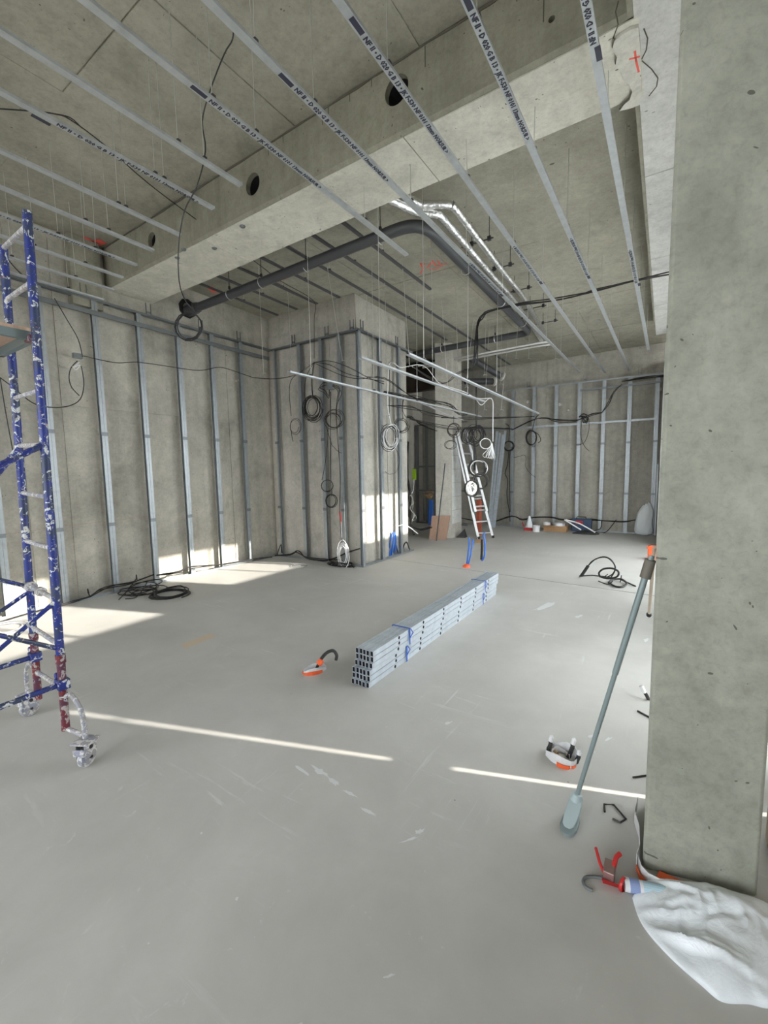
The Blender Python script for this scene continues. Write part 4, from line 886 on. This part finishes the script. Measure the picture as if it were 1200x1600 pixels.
# ------------------------------------------------------------------ pliers, cartridge, hook
t = thing('caulking_gun', 'red caulking gun lying by the column with a white cartridge', 'tool', F(950,1375)); gun = t
D = 2.05
def PF(x, y, z): q_ = F(x, y, z); return q_
MB().tube(smoothpts([PF(945,1366,.02),PF(938,1350,.03),PF(934,1336,.045),PF(931,1325,.05)],4), .0065, 8, rs=None).obj('trigger', REDM, t, True)
MB().tube(smoothpts([PF(956,1362,.03),PF(960,1350,.05),PF(963,1340,.06),PF(969,1334,.065)],4), .0095, 8).obj('handle', REDM, t, True)
MB().box(PF(942,1372,.005)+Vector((0,-.012,0)), PF(962,1360,.02)+Vector((0,.012,.03))).lathe(PF(952,1364,.03), [(0,-.018),(.018,-.014),(.02,.014),(0,.018)], 10, (0,0,1)).obj('gun_body', mat('worn_metal', (.35,.24,.22), .4, .6), t, bevel=.004)
MB().hexa([PF(940,1372,z) if i == 0 else PF(x,y,z) for z in (.004,.022) for i,(x,y) in enumerate([(940,1374),(972,1384),(974,1390),(942,1380)])]).obj('cradle', REDM, t)
MB().lathe(PF(971,1380,.03), [(0,0),(.026,0),(.027,.004),(.027,.010),(.025,.012)], 16, (1,-.32,0)).obj('end_cap', REDM, t)
ct = thing('sealant_cartridge', 'white sealant cartridge with blue label lying in the red gun', 'cartridge', PF(990,1385,0))
ax_ = (PF(1040,1396,.028)-PF(974,1381,.028)).normalized()
MB().lathe(PF(975,1381,.028), [(0,0),(.0245,0),(.0245,.20),(0,.20)], 20, ax_).obj('tube', TAPEW, ct, True)
MB().lathe(PF(975,1381,.028)+ax_*.018, [(.0247,0),(.0250,.0),(.0250,.035),(.0247,.035)], 20, ax_).obj('label_band', mat('label_blue', (.25,.32,.55), .5), ct)
MB().lathe(PF(975,1381,.028)+ax_*.065, [(.0247,0),(.0250,.0),(.0250,.10),(.0247,.10)], 20, ax_).obj('label_band', mat('label_pale_blue', (.45,.62,.70), .5), ct)
MB().tube(smoothpts([PF(945,1372,.012),PF(928,1370,.008),PF(915,1371,.007),PF(911,1378,.006),PF(916,1386,.006),PF(926,1391,.006)],5), .006, 8).obj('thrust_rod', TRACK, gun, smooth=True)
# ------------------------------------------------------------------ plastic bags
def bag(name, label, outline, h, m, seed, sub=3, folds=22):
    random.seed(seed); c = sum(outline, Vector())/len(outline); out = smoothpts(outline+[outline[0]], 8)[:-1]; n = len(out); R_ = 40; vs = []; fs = []
    from mathutils import noise
    cr = []
    for _ in range(12):                     # random straight creases across the sheet
        a_ = c+Vector((random.uniform(-.2,.2), random.uniform(-.15,.15), 0)); an = random.gauss(.35, .7); L_ = random.uniform(.08,.25)
        cr.append((a_, Vector((math.cos(an), math.sin(an), 0)), L_, random.uniform(.006,.02), random.uniform(.006,.022)*random.choice((1,1,-.7))))
    for i in range(R_+1):
        k_ = i/R_
        for p in out:
            q_ = c.lerp(p, k_); e = (1-k_**3)**.7
            nz = .55+.5*noise.noise(Vector((q_.x*5+seed, q_.y*5, seed)))+.05*noise.noise(Vector((q_.x*17,q_.y*17,1)))
            z = h*e*nz
            for a_, d_, L_, w_, hh in cr:
                r_ = q_-a_; u_ = r_.dot(d_); v_ = abs(r_.x*d_.y-r_.y*d_.x)
                if abs(u_) < L_: z += hh*(1-abs(u_)/L_)*max(0, 1-v_/(w_*2.2))*e*(h/.08)
            z += .004*e*(1-abs(noise.noise(Vector((q_.x*22, q_.y*9, 5))))*4)
            vs.append((q_.x, q_.y, max(.003, z+(.012*abs(math.sin(p.x*23+p.y*31))*k_**8))))
    for i in range(R_):
        for j in range(n): fs.append((i*n+j, i*n+(j+1) % n, (i+1)*n+(j+1) % n, (i+1)*n+j))
    base = len(vs); vs += [(p.x, p.y, .001) for p in out]; fs += [(R_*n+j, R_*n+(j+1) % n, base+(j+1) % n, base+j) for j in range(n)]
    fs.append(tuple(base+j for j in range(n)))
    o = MB().add(vs, fs).obj(name, m, smooth=True)
    return o
ol = [F(x,y) for x,y in [(988,1404),(1010,1380),(1040,1378),(1085,1388),(1125,1395),(1165,1405),(1215,1425),(1290,1470),(1290,1540),(1215,1575),(1170,1570),(1128,1566),(1095,1540),(1050,1500),(1015,1462),(998,1435)]]
bg_ = bag('plastic_bag', '', ol, .115, BAG, 4)
tag(bg_, 'crumpled white plastic bag lying in the bottom right corner', 'plastic bag')

# ------------------------------------------------------------------ far room things
# standing bag
from mathutils import noise as _nz
def standbag():
    cx, cy = -.50, 12.0; vs = []; n = 26; R_ = 12
    prof = [(.14,0),(.19,.05),(.20,.15),(.19,.28),(.18,.40),(.17,.52),(.15,.62),(.11,.70),(.06,.73)]
    for i, (r_, z) in enumerate(prof):
        for k in range(n):
            a = 2*math.pi*k/n; q_ = 1+.30*_nz.noise(Vector((math.cos(a)*2.3, math.sin(a)*2.3, z*5)))
            x = cx+r_*q_*math.cos(a)*.95+(.05*z); zz = z*(1+(.05*math.cos(a)+.05*math.sin(3*a))*(i > 5))
            vs.append((x, cy+r_*q_*.42*math.sin(a)-.02, zz))
    fs = [(i*n+k, i*n+(k+1) % n, (i+1)*n+(k+1) % n, (i+1)*n+k) for i in range(len(prof)-1) for k in range(n)]+[tuple(range(n))[::-1]]
    o = MB().add(vs, fs).obj('plastic_bag', BAG, smooth=True); so = o.modifiers.new('s','SUBSURF'); so.levels = 1; so.render_levels = 1; return o
tag(standbag(), 'tall full white plastic bag standing at the far wall', 'plastic bag')
tag(MB().box((-.27,11.95,0),(-.24,12.06,1.7)).obj('steel_sheet', STUD), 'narrow pale steel strip leaning upright beside the far white bag', 'metal strip')
# orange bucket
c = Vector((-.185,8.92,0)); t = thing('bucket', 'small orange plastic tub on the floor behind the right column', 'bucket', c)
MB().prism([(c.x-.10,c.y-.09),(c.x+.10,c.y-.09),(c.x+.10,c.y+.09),(c.x-.10,c.y+.09)], 0, .23).obj('tub', ORANGE, t, bevel=.02)
MB().prism([(c.x-.112,c.y-.10),(c.x+.112,c.y-.10),(c.x+.112,c.y+.10),(c.x-.112,c.y+.10)], .20, .235).obj('rim', ORANGE, t, bevel=.008)
MB().tube([c+Vector((.115*math.cos(a), -.02, .20+.07*math.sin(a))) for a in [math.pi*k/8 for k in range(9)]], .005, 5).obj('handle', RUBBER, t)
# tool case, black bag, cardboard box, rolls, cups
t = thing('tool_case', 'dark blue tool case with red badge against the far wall', 'case', (-1.78,11.95,0))
MB().box((-2.10,11.88,0),(-1.62,12.02,.34)).obj('case_shell', NAVY, t, bevel=.03)
MB().box((-1.99,11.868,.20),(-1.82,11.88,.28)).obj('badge', REDM, t); MB().tube([(-1.98,11.9,.34),(-1.96,11.9,.385),(-1.76,11.9,.385),(-1.74,11.9,.34)], .012, 6).obj('handle', RUBBER, t)
tag(bag('tool_bag', '', [Vector((x,y,0)) for x,y in [(-1.98,11.45),(-1.6,11.45),(-1.42,11.55),(-1.45,11.7),(-1.85,11.72),(-2.0,11.6)]], .11, RUBBER, 9), 'slumped black bag in front of the blue tool case', 'bag')
hang('hose', 'pale double hose arching over the black bag', [('strand', [(882,812),(898,822),(908,828)]), ('strand', [(884,812),(905,818),(925,829),(930,832)])], ('y', 11.5), m=WHITE, r=.018)
t = thing('cardboard_box', 'low brown cardboard box with torn flaps at the far wall', 'box', (-2.42,11.75,0))
MB().box((-2.72,11.62,0),(-2.16,11.9,.15)).obj('box_body', CARD, t); MB().hexa([(-2.72,11.6,.15),(-2.4,11.6,.15),(-2.4,11.5,.12),(-2.72,11.48,.11),(-2.72,11.6,.156),(-2.4,11.6,.156),(-2.4,11.5,.126),(-2.72,11.48,.116)]).obj('flap', CARD, t)
for i, (x, y, z, r_, h, lab) in enumerate(((-2.68,11.78,.15,.09,.07,'white tape roll on the left of the cardboard box'),(-2.36,11.74,.15,.14,.07,'larger white cable roll on the right of the cardboard box'))):
    tag(MB().lathe((x,y,z), [(r_*.45,0),(r_,0),(r_,h),(r_*.45,h),(r_*.45,0)], 20).obj('tape_roll', TAPEW, smooth=True), lab, 'roll')
t = thing('paint_pot', 'small white pot on the floor left of the cardboard box', 'pot', (-2.86,11.42,0))
MB().lathe((-2.86,11.42,0), [(0,0),(.085,0),(.095,.14),(.10,.145),(.10,.16),(.09,.16),(.085,.145),(0,.145)], 20).obj('pot_body', TAPEW, t, True)
tag(MB().box((-3.2,11.5,0),(-2.98,11.62,.07)).tube([(-3.22,11.6,.08),(-3.3,11.7,.2)], .015, 6).obj('trowel_case', REDM, bevel=.01), 'small red tool lying behind the white pot', 'tool')
tag(MB().lathe((-3.12,11.72,0), [(0,0),(.13,0),(.10,.1),(.05,.26),(.03,.36),(0,.38)], 9).obj('plastic_sheet', BAG, smooth=True), 'crumpled pointed white plastic sheet beside the red tool', 'plastic sheet')
# ladder
t = thing('extension_ladder', 'aluminium extension ladder leaning to the rear concrete column', 'ladder', F(758,842))
b1, b2 = Vector((-3.74,9.62,0)), Vector((-3.50,9.94,0)); t1, t2 = P(713,672,'x',-4.27), P(726,672,'x',-4.24)
t1 = Vector((-4.30,9.47,2.62)); t2 = Vector((-4.20,9.86,2.62))
def ladder(b1, b2, t1, t2, k0, k1, nr, off, w_):
    o_ = Vector(off)
    for b_, tt in ((b1,t1),(b2,t2)): MB().bar(b_.lerp(tt,k0)+o_, b_.lerp(tt,k1)+o_, .028, .065, (b2-b1)).obj('stile', ALU, t)
    for i in range(nr):
        k = k0+(k1-k0)*(i+.5)/nr; MB().bar(b1.lerp(t1,k)+o_, b2.lerp(t2,k)+o_, .03, .03).obj('rung', ALU, t)
ladder(b1, b2, t1, t2, 0, .93, 9, (0,0,0), 0); ladder(b1.lerp(b2,.08), b2.lerp(b1,.08), t1.lerp(t2,.08), t2.lerp(t1,.08), .24, 1.0, 8, (.05,-.01,.02), 0)
for b_ in (b1,b2): MB().box(b_-Vector((.03,.03,0)), b_+Vector((.03,.03,.06))).obj('foot', RUBBER, t)
# leaning studs
bt = thing('leaning_studs', 'sheaf of long shiny studs leaning upright in far corner', 'stud bundle', F(768,823))
for i, (dx, dy) in enumerate(((-.11,0),(-.055,.0),(.0,.04),(.05,.02))):
    A = Vector((-4.16+dx,11.72+dy,.0)); B = Vector((-3.98+dx*1.5,12.02+dy*.2,2.70-.05*(i % 3)))
    MB().sweep(cprof(.05,.045), A, B, (1,0,0), (0,-1,0)).obj('stud', PACK, bt)
# board and bar on column
tag(MB().hexa([(-4.74,9.02,0),(-4.36,9.16,0),(-4.36,9.18,0),(-4.74,9.04,0),(-4.72,9.14,.56),(-4.34,9.34,.56),(-4.34,9.36,.56),(-4.72,9.16,.56)]).obj('plywood_board', WOOD), 'brown plywood offcut leaning against the rear concrete column', 'board')
tag(MB().bar((-4.50,8.93,0),(-4.43,9.27,1.8), .02).obj('steel_bar', TRACK), 'thin dark steel bar leaning in front of the plywood', 'bar')
tag(MB().add([(-4.28,9.55,0),(-4.08,9.62,0),(-4.1,9.82,0),(-4.3,9.8,0),(-4.12,9.7,.22)], [(3,2,1,0),(0,1,4),(1,2,4),(2,3,4),(3,0,4)]).obj('rubble_sack', RUBBER), 'small dark pointed sack at the rear column foot', 'sack')
tag(MB().box((-3.98,10.1,0),(-3.90,10.25,.9)).obj('red_plank', mat('red_brown_board', (.40,.08,.04), .6)), 'red-brown board standing behind the ladder', 'board')
# alcove box, blue pipes
t = thing('electrical_box', 'bright green electrical box on a stud in the recess', 'electrical box', P(645,742,'y',11.6))
a_ = P(641.5,733,'y',11.62); b_ = P(649.5,750,'y',11.62); MB().box((a_.x,11.60,b_.z),(b_.x,11.67,a_.z)).obj('box_body', GREEN, t, bevel=.008)
MB().box((a_.x+.03,11.595,b_.z+.08),(b_.x-.03,11.60,a_.z-.08)).obj('lid', GREEN, t)
t = thing('blue_pipe', 'group of blue pipes standing in the recess', 'pipe', P(673,820,'y',11.4))
for i in range(4): MB().tube([P(670+i*2,820,'y',11.4), P(671+i*1.6,781,'y',11.4)], .018, 8).obj('pipe_length', BLUEP, t, True)
t = thing('wooden_block', 'brown timber blocks fixed across the recess studs', 'timber', P(672,772,'y',11.4))
for z, x0, x1 in ((769,667,677),(774,664,676),(777,668,674)):
    a_, b_ = P(x0,z-1.5,'y',11.5), P(x1,z+1.5,'y',11.5); MB().box((a_.x,11.45,b_.z),(b_.x,11.52,a_.z)).obj('block', CARD, t)
# blue conduits sprouting from the floor
def sprout(lab, items, base, red=False):
    t = thing('conduit_stub', lab, 'conduit', F(*base))
    for pts, m_, r_ in items: MB().tube(smoothpts([F(*base)+(F(pts[0][0],pts[0][1])-F(*base))]+[P(x, y, 'd', (F(*base)-CAM).dot(fw)) for x, y in pts[1:]], 4), r_, 7).obj('conduit', m_, t, True)
    if red: MB().lathe(F(*base), [(0,0),(.07,0),(.06,.03),(.03,.05),(0,.05)], 9).obj('orange_collar', ORANGE, t)
sprout('pair of blue conduits with orange collar before the ladder', [([(729,884),(731,868),(733,850),(733,840)],BLUEP,.013),([(731,884),(735,868),(738,850),(739,843)],BLUEP,.013)], (729,886), True)
sprout('blue and black conduits sprouting just behind the orange collar pair', [([(753,876),(757,868),(758,850),(756,838),(757,832)],BLUEP,.016),([(752,874),(753,858),(753,843)],RUBBER,.022)], (753,877))
sprout('cluster of blue conduits at the core window side', [([(607,868),(609,850),(613,832)],BLUEP,.014),([(611,868),(614,850),(616,831)],BLUEP,.020),([(615,866),(618,850),(618,836)],BLUEP,.018),([(604,869),(605,862)],BLUEP,.016),([(609,869),(610,858)],BLUEP,.016),([(622,864),(619,852)],BLUEP,.014)], (612,869))
sprout('dark pipe elbow at the end of the core frame', [([(628,862),(632,850),(636,848),(640,860)],RUBBER,.014),([(632,862),(634,856),(641,860)],GREYC,.012)], (630,862))
tag(MB().box(F(745,848)+Vector((0,-.03,0)), F(752,848)+Vector((0,.03,.07))).obj('wooden_block', CARD), 'small wooden block taped near the ladder foot', 'block')
